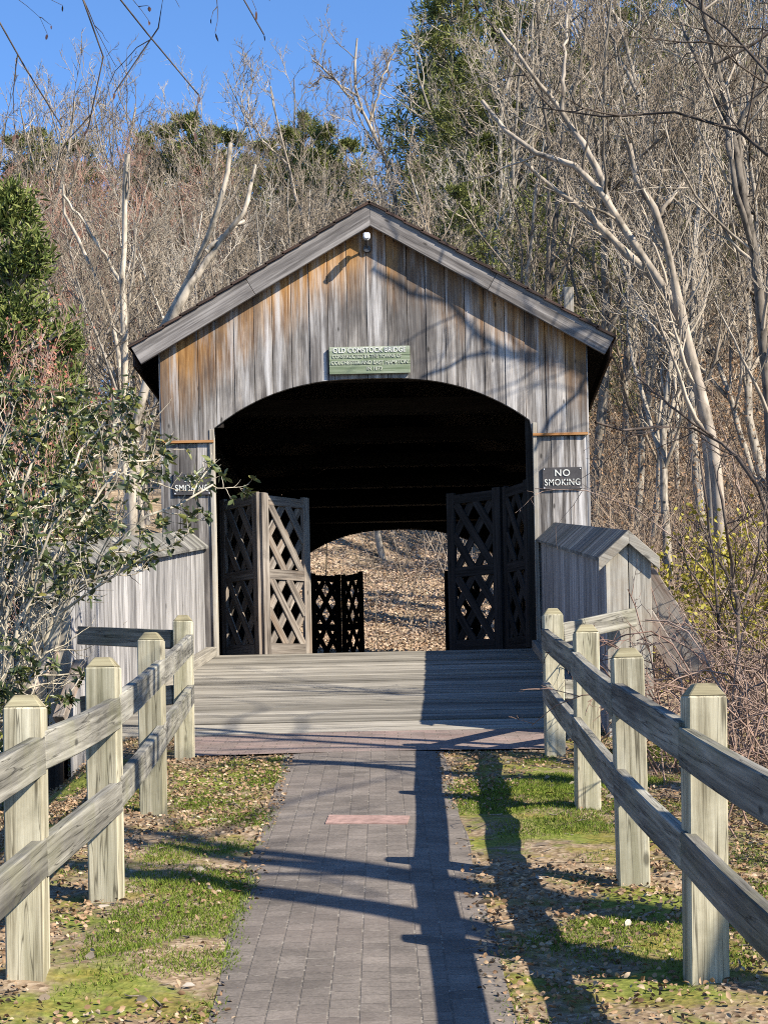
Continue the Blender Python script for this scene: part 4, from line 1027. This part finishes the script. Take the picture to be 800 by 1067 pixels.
# ---- undergrowth on the far slope: too many thin stems to count
def brush(seed, n, xa, xb, ya, yb, hmin, hmax, rmin, kids=7, lean=0.35, mask=None):
    rng = np.random.default_rng(seed)
    Y = ya + (yb - ya) * rng.random(n) ** 1.15; X = (rng.uniform(xa, xb, n) - 400) / F * Y
    pxx = X / Y * F + 400; ok = ~((np.abs(X - 0.5) < 3.4) & (Y < D + LEN + 2.0)) & ~((pxx > 290) & (pxx < 540) & (Y < 75) & (rng.random(n) < .72)) & ~((pxx < 300) & (rng.random(n) < .35)) & ~((Y < 60) & (rng.random(n) < .5)); X, Y = X[ok], Y[ok]; n = len(X)
    Z = gz(X, Y); h = rng.uniform(hmin, hmax, n)
    d = unit(np.stack([rng.normal(0, lean, n), rng.normal(0, lean, n), np.ones(n)], 1)); pts = [np.stack([X, Y, Z - 0.1], 1)]
    for k in range(5):
        d = unit(d + rng.normal(0, .10, d.shape)); pts.append(pts[-1] + d * (h / 5)[:, None])
    B = np.stack(pts, 1); R = np.linspace(1, .45, 6)[None] * (rmin * rng.uniform(0.8, 2.0, n))[:, None]
    C, CR = spawn(rng, B, R, kids, 0.15, 1.0, 38, 14, 0.45, 4, 0.1, 0.16, 0.7, rmin * .7)
    return [tubes(B, R, 3), tubes(C, CR, 3)]
def stuff(name, me, mat, label):
    o = mesh_obj(name, me, mat); o['kind'] = 'stuff'; o['label'] = label; o['category'] = 'undergrowth'; return o
stuff('undergrowth', arr_mesh('undergrowth', brush(61, 3600, -60, 880, 36, 104, 1.0, 3.6, 0.010)), M['brushtwig'], 'tangle of thin bare stems covering the wooded slope')
stuff('thicket', arr_mesh('thicket', brush(62, 380, 590, 900, 33, 46, 0.8, 2.6, 0.008, 9, 0.5)), M['bramble'], 'reddish brown brushy thicket at the foot of the right slope')
stuff('briar_tangle', arr_mesh('briar_tangle', brush(63, 1500, 590, 880, 33.5, 60, 1.0, 3.6, 0.009, 9, 0.5)), M['briar'], 'pale brown tangle of briars and brush covering the slope right of the bridge')
# clinging russet leaves in the understorey on the right
rng = np.random.default_rng(64); n = 6000
cx_ = rng.uniform(610, 860, 26); cy_ = rng.uniform(38, 50, 26); w_ = rng.integers(0, 26, n)
Y = cy_[w_] + rng.normal(0, 0.7, n); X = (cx_[w_] - 400) / F * Y + rng.normal(0, 0.6, n); Z = gz(X, Y) + rng.uniform(0.3, 4.4, n)
V, Fq, rn = leaf_quads(rng, np.stack([X, Y, Z], 1), rng.normal(0, 1, (n, 3)), 0.085, 0.05)
stuff('russet_leaves', arr_mesh('russet_leaves', [(V, Fq)], attrs={'rnd': rn}), M['oakleaf'], 'russet dead leaves clinging to the understorey on the right slope')
# leaf litter of the far slope
n = 95000; Y = 33.5 + 26 * rng.random(n) ** 1.3; X = (rng.uniform(280, 880, n) - 400) / F * Y; Z = gz(X, Y) + 0.04
V, Fq, rn = leaf_quads(rng, np.stack([X, Y, Z], 1), np.stack([rng.normal(0, 1, n), rng.normal(0, 1, n), rng.normal(0, .5, n)], 1), 0.07, 0.05)
stuff('fallen_leaves', arr_mesh('fallen_leaves', [(V, Fq)], attrs={'rnd': rn}), M['farlitter'], 'fallen leaves carpeting the far slope')

# ---- the big shrub at the left in front of the wing wall
def whorls(rng, tips, dirs, nleaf, ln, wd, droop):
    m = len(tips); az = rng.random((m, nleaf)) * .5 + np.arange(nleaf)[None] * 6.283 / nleaf
    ref = np.where(np.abs(dirs[:, 2:3]) > .9, np.array([[1., 0, 0]]), np.array([[0, 0, 1.]])); u = unit(np.cross(dirs, ref)); v = np.cross(dirs, u)
    d = dirs[:, None] * rng.uniform(0.05, .7, (m, nleaf, 1)) + u[:, None] * np.cos(az)[..., None] + v[:, None] * np.sin(az)[..., None] + np.array([0, 0, -droop])
    p = np.repeat(tips[:, None], nleaf, 1) + rng.normal(0, .012, (m, nleaf, 3))
    return leaf_folded(rng, p.reshape(-1, 3), d.reshape(-1, 3), ln, wd, 0.3, 0.2)
def shrub(label, base, limbs, seed, leafy=1.0, n1=8, rs=0.02, stem='shrubstem', ln=0.075, wd=0.028, ln1=0.26, up=0.10, zlow=-9.0, zhigh=-8.0):
    rng = np.random.default_rng(seed); b = np.array(base)
    P0 = np.stack([polyline([b + rng.normal(0, .08, 3) * np.array([1, 1, 0])] + [np.array(q) for q in l], 12) for l in limbs])
    P0[:, 1:-1] += rng.normal(0, .03, P0[:, 1:-1].shape)
    R0 = np.repeat(np.linspace(rs, rs * .4, 12)[None], len(limbs), 0)
    P1, R1 = spawn(rng, P0, R0, n1, 0.22, 1.0, 42, 16, ln1, 7, up, 0.18, 0.65, 0.006)
    P2, R2 = spawn(rng, P1, R1, 6, 0.25, 1.0, 42, 16, 0.5, 5, up, 0.2, 0.65, 0.0045)
    root = thing('shrub', tuple(b), label, 'shrub')
    mesh_obj('stems', arr_mesh('stems', [tubes(P0, R0, 6), tubes(P1, R1, 4), tubes(P2, R2, 3)], True), M[stem], root)
    tips = np.concatenate([P2[:, -1], P1[:, -1], P2[:, 3]]); dr = unit(np.concatenate([P2[:, -1] - P2[:, -2], P1[:, -1] - P1[:, -2], P2[:, 3] - P2[:, 2]]))
    hh_ = (tips[:, 2] - zlow) / max(zhigh - zlow, .01); keep = rng.random(len(tips)) < leafy * np.clip(0.06 + hh_, 0, 1)
    ch_, rn = whorls(rng, tips[keep], dr[keep], 6, ln, wd, 0.45)
    mesh_obj('leaves', arr_mesh('leaves', ch_, attrs={'rnd': rn}), M['shrubleaf'], root)
    return root
def W3(x, y, Y): p = P(x, y, Y); return (p.x, p.y, p.z)
bx, by = -3.15, 12.3
bz = ground_z(bx, by)
shrub('broad evergreen shrub with pale stems and dark glossy leaves before the left boarded wall', (bx, by, bz),
      [[W3(60, 640, 12.4), W3(130, 560, 12.5), W3(185, 525, 12.7), W3(222, 505, 12.9)],
       [W3(50, 640, 12.3), W3(110, 600, 12.2), W3(160, 575, 12.2)],
       [W3(45, 620, 12.4), W3(90, 530, 12.6), W3(135, 475, 12.8), W3(160, 480, 13.0)],
       [W3(40, 600, 12.4), W3(75, 500, 12.7), W3(110, 440, 12.9)],
       [W3(20, 600, 12.2), W3(30, 500, 12.3), W3(50, 440, 12.4)],
       [W3(0, 600, 12.3), W3(-10, 520, 12.3), W3(0, 460, 12.3)],
       [W3(60, 650, 12.0), W3(100, 620, 11.8), W3(135, 590, 11.7)],
       [W3(10, 640, 12.0), W3(-20, 580, 11.9), W3(-40, 520, 11.9)],
       [W3(30, 640, 11.9), W3(45, 570, 11.8), W3(80, 520, 11.8)]], 71, 0.48, 18, zlow=P(0, 640, 12.4).z, zhigh=P(0, 520, 12.4).z)
bx2, by2 = -4.6, 15.2
shrub('taller evergreen shrub behind the broad one, its leaves reaching up beside the left pier', (bx2, by2, ground_z(bx2, by2)),
      [[W3(20, 560, 15.2), W3(80, 490, 15.6), W3(110, 460, 16.0), W3(145, 460, 16.2)], [W3(0, 540, 15.2), W3(40, 460, 15.3), W3(70, 420, 15.4)],
       [W3(30, 560, 15.3), W3(100, 500, 15.6), W3(145, 490, 15.9), W3(170, 505, 16.1)], [W3(-20, 560, 15.2), W3(0, 480, 15.2), W3(10, 430, 15.2)], [W3(10, 580, 15.2), W3(60, 520, 15.4), W3(105, 465, 15.7)]], 72, 0.5, 13, zlow=P(0, 620, 15.4).z, zhigh=P(0, 520, 15.4).z)
# low green plant at the foot of the shrub
shrub('low dark leafy shrub beside the left fence under the leaning braces', (-2.35, 10.6, ground_z(-2.35, 10.6)),
      [[W3(20, 740, 10.5), W3(50, 700, 10.6)], [W3(0, 740, 10.5), W3(10, 690, 10.6)], [W3(40, 750, 10.7), W3(75, 720, 10.8)], [W3(-10, 760, 10.4), W3(-25, 700, 10.4)]], 73, 0.5, 7, 0.008, ln=0.055, wd=0.022)
# red-berried shrub
rng = np.random.default_rng(74); q_ = P(40, 520, 18); b = np.array([q_.x, 18.0, ground_z(q_.x, 18.0)])
P0 = np.stack([polyline([b, np.array(W3(40 + dx * .5, 480, 18)), np.array(W3(40 + dx, 412 + abs(dx) * .5, 18))], 10) for dx in (-35, -18, 0, 15, 30)]); R0 = np.repeat(np.linspace(.016, .006, 10)[None], 5, 0)
P1, R1 = spawn(rng, P0, R0, 12, .35, 1, 40, 14, .35, 5, .2, .15, .6, .005); P2, R2 = spawn(rng, P1, R1, 9, .3, 1, 40, 14, .5, 4, .2, .2, .6, .004)
rs_ = thing('berry_shrub', tuple(b), 'shrub with red tinted twig tips above the evergreen shrub at the left edge', 'shrub')
mesh_obj('stems', arr_mesh('stems', [tubes(P0, R0, 5), tubes(P1, R1, 3), tubes(P2, R2, 3)]), M['redtwig'], rs_)
pp_ = np.concatenate([P2[:, -1], P2[:, 2], P1[:, -1]]); pp_ = pp_ + rng.normal(0, .03, pp_.shape)
V, Fq, rn = leaf_quads(rng, pp_, rng.normal(0, 1, pp_.shape), .04, .03); mesh_obj('berries', arr_mesh('berries', [(V, Fq)], attrs={'rnd': rn}), M['redleaf'], rs_)

# ---- brambles, saplings and the yellow bush at the right
def bramble(label, x, y, n, seed, h=(0.8, 1.9), arch=-0.16, mat='bramble', group=None, kids=6, rr_=0.008, name='bramble', lean=.45):
    rng = np.random.default_rng(seed); z = ground_z(x, y)
    az = rng.random(n) * 6.28; le = rng.uniform(h[0], h[1], n)
    d = unit(np.stack([np.cos(az) * lean, np.sin(az) * lean, np.ones(n)], 1)); p = np.stack([x + rng.normal(0, .25, n), y + rng.normal(0, .25, n), np.full(n, z - .05)], 1); pts = [p]
    for k in range(9):
        d = unit(d + np.array([0, 0, arch * (k / 4)]) + rng.normal(0, .10, d.shape)); pts.append(pts[-1] + d * (le / 9)[:, None])
    B = np.stack(pts, 1); B[:, :, 2] = np.maximum(B[:, :, 2], gz(B[:, :, 0], B[:, :, 1]) - .02 if True else 0); R = np.linspace(1, .45, 10)[None] * (rr_ * rng.uniform(.7, 1.2, n))[:, None]
    C, CR = spawn(rng, B, R, kids, .2, 1, 45, 15, .3, 5, -.03, .18, .6, .0035)
    E, ER = spawn(rng, C, CR, 3, .2, 1, 45, 15, .45, 4, 0, .2, .7, .003)
    o = mesh_obj(name, arr_mesh(name, [tubes(B, R, 4), tubes(C, CR, 3), tubes(E, ER, 3)]), M[mat], None, (x, y, z))
    return tag(o, label, 'bramble' if name == 'bramble' else 'sapling', group)
rb_ = random.Random(81); k = 0
for (x, y) in ((2.3, 9.2), (2.7, 10.4), (2.2, 11.5), (3.1, 11.6), (2.7, 12.7), (3.5, 13.2), (2.9, 14.0), (3.8, 14.4), (2.2, 10.2), (3.0, 9.6), (2.5, 8.2), (3.4, 10.6)):
    k += 1; bramble('tangled bare bramble with reddish arching canes beyond the right fence', x, y, 26, 80 + k, (0.7, 1.7), -0.2, group='brambles beyond the right fence', kids=7)
for (x, y) in ((4.0, 15.2), (4.9, 16.4), (3.7, 17.6), (5.2, 18.5)):
    k += 1; bramble('tall bramble with long dark arching canes on the bank right of the wing wall', x, y, 16, 80 + k, (2.4, 4.4), -0.09, group='tall brambles right of the wing wall', rr_=.010, kids=9)
def sapling(label, Y, stems, seed, mat='sapling', nl=7, rmin=0.004, lv=3, group=None):
    poly_tree('sapling', label, Y, stems, nl, 0.7, mat, mat, rmin, group, None, 42, 0.34, 0.3, 0.1, seed, 'sapling', lv=lv)
sapling('thin dark sapling forking low down, standing right of the wing wall', 13.8, [([(769, 715), (768, 640), (762, 590), (755, 540), (742, 480)], 3.0, 1.3), ([(768, 640), (782, 610), (790, 570), (800, 520)], 1.8, .9), ([(765, 612), (745, 580), (728, 540)], 1.5, .8)], 91)
sapling('thin dark sapling with a straight stem nearest the wing wall', 14.6, [([(748, 700), (748, 650), (744, 600), (738, 540), (728, 470)], 2.2, 1.0), ([(746, 640), (722, 600), (705, 560)], 1.2, .7)], 92)
sapling('dark arching limb curving over the bank towards the right pier of the bridge', 15.0, [([(830, 660), (806, 560), (780, 490), (742, 455), (700, 442), (660, 450), (620, 440)], 3.4, 1.2), ([(742, 455), (700, 425), (660, 390)], 1.5, .8)], 93, nl=9)
# yellow green bush
rng = np.random.default_rng(95); q_ = P(778, 610, 30.5); b = np.array([q_.x, 30.5, ground_z(q_.x, 30.5)])
P0 = np.stack([polyline([b, np.array(W3(778 + dx * .4, 640, 30.5 + rng.normal(0, .5))), np.array(W3(778 + dx, 575 + abs(dx) * .4, 30.5 + rng.normal(0, .8)))], 10) for dx in (-75, -50, -25, 0, 20, 45, 70)]); R0 = np.repeat(np.linspace(.03, .01, 10)[None], 7, 0)
P1, R1 = spawn(rng, P0, R0, 9, .25, 1, 42, 14, .4, 5, .1, .18, .6, .008); P2, R2 = spawn(rng, P1, R1, 5, .3, 1, 42, 14, .5, 4, .1, .2, .6, .006)
yb_ = thing('leafing_shrub', tuple(b), 'loose shrub just coming into yellow green leaf at the right edge', 'shrub')
mesh_obj('stems', arr_mesh('stems', [tubes(P0, R0, 5), tubes(P1, R1, 3), tubes(P2, R2, 3)]), M['bramble'], yb_)
pp_ = np.concatenate([P2[:, -1], P2[:, 2], P1[:, -1], P2[:, 1]]); pp_ = np.repeat(pp_, 4, 0) + rng.normal(0, .14, (len(pp_) * 4, 3))
V, Fq, rn = leaf_quads(rng, pp_, rng.normal(0, 1, pp_.shape), .10, .07); mesh_obj('leaves', arr_mesh('leaves', [(V, Fq)], attrs={'rnd': rn}), M['yellowleaf'], yb_)

# ---- trees standing just outside the picture on the right and left; their shadows and lowest branches reach into it
def near_tree(label, x, y, h, r, seed, mat='darkbark', limbs=None, nl=11, lean=(0, 0), rmin=0.006, first=0.35, dens=1.0, droop=False):
    rng = np.random.default_rng(seed); z = ground_z(x, y)
    pts = [np.array([x, y, z - .3])]; d = np.array([lean[0], lean[1], 1.0])
    for k in range(13):
        d = d + rng.normal(0, .05, 3) * np.array([1, 1, .2]); d /= np.linalg.norm(d); pts.append(pts[-1] + d * h / 13)
    P0 = np.stack(pts)[None]; R0 = np.linspace(r, r * .15, 14)[None]
    root = thing('bare_tree', (x, y, z), label, 'tree')
    tr = [tubes(P0, R0, 9)]
    P1, R1 = spawn(rng, P0, R0, nl, first, .97, 52, 12, .42, 9, .08, .15, .5, rmin * 2)
    cr = []
    if limbs:
        Q = np.stack([polyline([tuple(P0[0, li]) if isinstance(li, int) else li] + l, 14) for li, l, ra, rb2 in limbs]); QR = np.stack([np.linspace(ra, rb2, 14) for li, l, ra, rb2 in limbs])
        cr.append(tubes(Q, QR, 6))
        A, AR = spawn(rng, Q, QR, 7 if droop else 8, .3, 1, 42, 15, .2 if droop else .3, 7, -.16 if droop else .04, .16, .5, rmin * (.9 if droop else 1.2)); cr.append(tubes(A, AR, 4))
        B2, BR2 = spawn(rng, A, AR, 1 if droop else 4, .2, 1, 42, 15, .4, 5, -.1 if droop else .04, .2, .6, rmin * .8); cr.append(tubes(B2, BR2, 3))
        if droop:
            tp_ = np.concatenate([A[:, -1], B2[:, -1], Q[:, -1]]); tp_ = tp_[rng.random(len(tp_)) < .55]
            ch_, rn_ = leaf_folded(rng, tp_, np.stack([rng.normal(0, .25, len(tp_)), rng.normal(0, .25, len(tp_)), -np.ones(len(tp_))], 1), .032, .011)
            o_ = mesh_obj('catkins', arr_mesh('catkins', ch_, attrs={'rnd': rn_}), M['catkin'], root); o_['kind'] = 'stuff'
    P2, R2 = spawn(rng, P1, R1, int(6 * dens), .2, 1, 42, 14, .5, 6, .06, .18, .55, rmin * 1.3)
    P3, R3 = spawn(rng, P2, R2, int(5 * dens), .2, 1, 40, 15, .45, 4, .05, .2, .6, rmin)
    cr += [tubes(P1, R1, 5), tubes(P2, R2, 3), tubes(P3, R3, 3)]
    mesh_obj('trunk', arr_mesh('trunk', tr, True), M[mat], root); mesh_obj('crown', arr_mesh('crown', cr), M[mat], root)
    return root
sv = np.array(sun_dir) / sun_dir.y * -1.0                # step towards the sun per metre back towards the camera
def toward_sun(x, y, t, Y=D):                            # point t metres nearer the camera on the sun ray through a spot on the gable
    p = P(x, y, Y); s_ = np.array(tuple(sun_dir)); s_ = s_ / abs(s_[1]); return np.array([p.x, p.y, p.z]) + s_ * t
near_tree('dark bare tree on the right bank whose branches throw shadows over the bridge gable', 7.6, 18.4, 12.5, 0.17, 201, limbs=[
    (9, [toward_sun(640, 372, 2.65), toward_sun(590, 366, 2.50), toward_sun(540, 370, 2.34), toward_sun(505, 362, 2.26), toward_sun(492, 330, 2.18), toward_sun(460, 312, 2.11), toward_sun(420, 302, 2.03), toward_sun(388, 280, 1.95)], .042, .022),
    (10, [toward_sun(600, 385, 2.57), toward_sun(540, 375, 2.42), toward_sun(500, 366, 2.26), toward_sun(470, 382, 2.18), toward_sun(440, 392, 2.11)], .032, .018),
    (6, [toward_sun(640, 400, 2.57), toward_sun(600, 412, 2.50), toward_sun(570, 440, 2.42), toward_sun(556, 470, 2.34)], .035, .024)], nl=8, first=.5, dens=.8)
near_tree('dark bare tree just outside the right fence at the edge of the picture', 5.9, 9.2, 11, 0.16, 202, first=.5, nl=9, dens=.8, limbs=[
    (6, [np.array(W3(860, 150, 9.6)), np.array(W3(800, 143, 9.8)), np.array(W3(760, 134, 10.0)), np.array(W3(715, 118, 10.2)), np.array(W3(660, 118, 10.4)), np.array(W3(610, 122, 10.6)), np.array(W3(560, 112, 10.8))], .032, .004),
    (7, [np.array(W3(850, 90, 9.4)), np.array(W3(800, 55, 9.6)), np.array(W3(755, 28, 9.8)), np.array(W3(700, -10, 10.0))], .028, .006)])
near_tree('grey bare tree just beyond the right fence, level with its second post', 4.1, 9.2, 10, 0.15, 203, 'bark', first=.62, dens=.7, nl=7)
near_tree('slender bare tree right of the path near the camera', 3.9, 5.1, 9, 0.15, 204, 'bark', first=.62, dens=.7, nl=6)
near_tree('bare tree with two heavy limbs just beyond the last posts of the right fence', 3.9, 10.9, 8, 0.10, 210, 'bark', first=.6, dens=.6, nl=6)
near_tree('bare tree with grey bark some way behind the nearest trees right of the path', 6.2, 3.6, 11, 0.17, 211, 'bark', first=.6, dens=.7, nl=7)
near_tree('bare tree standing beside the camera right of the path', 4.2, 3.5, 11, 0.18, 205, 'bark', first=.6, dens=.7, nl=7)
near_tree('bare tree on the right bank casting shadow on the plank deck', 8.4, 11.4, 12, 0.15, 206, 'bark', first=.4, dens=.8)
# birch at upper left whose hanging twigs cross the sky
def H(x, y, Y=7.0): return np.array(W3(x, y, Y))
bt = near_tree('birch just outside the upper left whose dark hanging twigs cross the blue sky', -4.6, 7.2, 9.5, 0.13, 207, first=.55, nl=5, dens=.5, rmin=.003, droop=True, limbs=[
    (8, [H(-60, -90), H(40, -60), H(90, 0), H(108, 52), H(98, 100), H(92, 135)], .011, .0028),
    (8, [H(-40, -70, 6.6), H(60, -50, 6.6), H(130, -10, 6.6), H(150, 30, 6.6), H(192, 78, 6.6), H(208, 100, 6.6)], .010, .0025),
    (7, [H(-60, 0, 6.8), H(-10, 15, 6.8), H(20, 60, 6.8), H(45, 100, 6.8), H(65, 132, 6.8)], .009, .0028),
    (8, [H(60, -70, 7.2), H(180, -40, 7.2), H(172, 10, 7.2), H(150, 60, 7.2), H(120, 96, 7.2)], .009, .0025),
    (8, [H(100, -80, 6.4), H(220, -50, 6.4), H(255, 0, 6.4), H(275, 36, 6.4)], .009, .0025)])

# ---- near ground: fallen leaves, grass, sticks
rng = np.random.default_rng(301)
def near_points(n, ya, yb, xa, xb, ex=0.0):
    Y = rng.uniform(ya, yb, n); X = rng.uniform(xa, xb, n); a, b_ = path_edges(Y)
    soft = rng.exponential(0.04, n)
    ok = ((X < a + soft * ex) | (X > b_ - soft * ex)) & ~((Y > Y_BAND - .05) & (X > BL - .05) & (X < BR + .05)) & (Y < 14.2)
    X, Y = X[ok], Y[ok]; return X, Y, ground_zf(X, Y)
X, Y, Z = near_points(100000, 4.2, 14.2, -4.4, 4.8, 5.0)
dens_ = 1.3 * wob(X, Y, 0.6) + rng.normal(0, .5, len(X)) + 0.9 * (np.abs(X) > 1.25) + .3 * (Y > 11); ok = dens_ > 0.35; X, Y, Z = X[ok], Y[ok], Z[ok]; n = len(X)
ch_, rn = leaf_folded(rng, np.stack([X, Y, Z + rng.uniform(.003, .02, n)], 1), np.stack([rng.normal(0, 1, n), rng.normal(0, 1, n), rng.normal(0, .3, n)], 1), .027, .015, .6, .8)
stuff('leaf_litter', arr_mesh('leaf_litter', ch_, attrs={'rnd': rn}), M['litter'], 'dry leaves scattered over the ground beside the path')
X, Y, Z = near_points(460000, 4.2, 12.6, -2.2, 2.4, 0.8)
patch = 1.0 * wob(X + 5, Y + 2, 0.6) + 0.5 * wob(X, Y, .17) + rng.normal(0, .3, len(X)) + 0.45 * (np.abs(X) < 1.2) - 0.35 * (X > 0); ok = patch > 0.62; X, Y, Z = X[ok], Y[ok], Z[ok]; n = len(X)
V, Fq, rn = leaf_quads(rng, np.stack([X, Y, Z - .004], 1), np.stack([rng.normal(0, .6, n), rng.normal(0, .6, n), np.ones(n)], 1), .026, .0042)
stuff('grass', arr_mesh('grass', [(V, Fq)], attrs={'rnd': rn}), M['grass'], 'short green grass in patches beside the path')
X, Y, Z = near_points(520, 4.3, 13, -3.0, 3.2); n = len(X); az = rng.random(n) * 6.28; le = rng.exponential(.06, n) + .03
A = np.stack([X, Y, Z + .006], 1); st_ = np.stack([np.cos(az), np.sin(az), np.zeros(n)], 1); pts = [A]
for k_ in range(4): st_ = unit(st_ + rng.normal(0, .35, st_.shape) * np.array([1, 1, .25])); pts.append(pts[-1] + st_ * (le / 4)[:, None])
Pn = np.stack(pts, 1); R = rng.uniform(.0018, .0055, n)[:, None] * np.array([[1, .95, .85, .7, .3]])
stuff('fallen_twigs', arr_mesh('fallen_twigs', [tubes(Pn, R, 5)]), M['deadtwig'], 'broken twigs lying beside the path')
n = 170; X, Y, Z = near_points(n, 4.3, 12, -2.6, 2.9); n = len(X)
ch_, rn = leaf_folded(rng, np.stack([X, Y, Z + .008], 1), np.stack([rng.normal(0, 1, n), rng.normal(0, 1, n), rng.normal(0, .12, n)], 1), .07, .03, .35, .3)
stuff('bark_chips', arr_mesh('bark_chips', ch_, attrs={'rnd': rn}), M['chip'], 'pale bark chips and stones lying beside the path')


# ------------------------------------------------------------------ light, sky, camera
sd = bpy.data.lights.new('sun', 'SUN'); sd.energy = 5.0; sd.angle = math.radians(0.5); sd.color = (1.0, 0.92, 0.77)
so = bpy.data.objects.new('sun', sd); link(so); so.rotation_euler = sun_dir.to_track_quat('Z', 'Y').to_euler(); so.location = (20, -12, 30)
w = bpy.data.worlds.new('World'); SC.world = w; w.use_nodes = True; nt = w.node_tree
sky = nt.nodes.new('ShaderNodeTexSky'); sky.sky_type = 'NISHITA'; sky.sun_disc = False
sky.sun_elevation = math.asin(sun_dir.z); sky.sun_rotation = math.atan2(sun_dir.x, sun_dir.y)
sky.air_density = 1.0; sky.dust_density = 0.0; sky.ozone_density = 10.0; sky.altitude = 200
bg = nt.nodes['Background']; bg.inputs['Strength'].default_value = 0.108
nt.links.new(sky.outputs[0], bg.inputs['Color'])

cam = bpy.data.cameras.new('camera'); co = bpy.data.objects.new('camera', cam); link(co)
co.location = (0, 0, EYE); co.rotation_mode = 'QUATERNION'
co.rotation_quaternion = (Matrix.Rotation(math.pi / 2, 3, 'X') @ Matrix.Rotation(-ROLL, 3, 'Z')).to_quaternion()
cam.sensor_fit = 'AUTO'; cam.sensor_width = 36.0; cam.lens = F / 1067 * 36.0
cam.shift_y = (CY - 533.5) / 1067; cam.shift_x = 0.0
cam.clip_start = 0.05; cam.clip_end = 2000
SC.camera = co
SC.view_settings.view_transform = 'Standard'; SC.view_settings.look = 'None'; SC.view_settings.gamma = 1.0; SC.view_settings.exposure = 1.08
SC.view_settings.use_curve_mapping = False
SC.cycles.use_denoising = False; SC.cycles.filter_width = 1.05
try: SC.cycles.denoiser = 'OPENIMAGEDENOISE'
except Exception: pass
SC.cycles.max_bounces = 5; SC.cycles.diffuse_bounces = 1; SC.cycles.glossy_bounces = 2; SC.cycles.transmission_bounces = 2; SC.cycles.transparent_max_bounces = 4
SC.cycles.caustics_reflective = False; SC.cycles.caustics_refractive = False
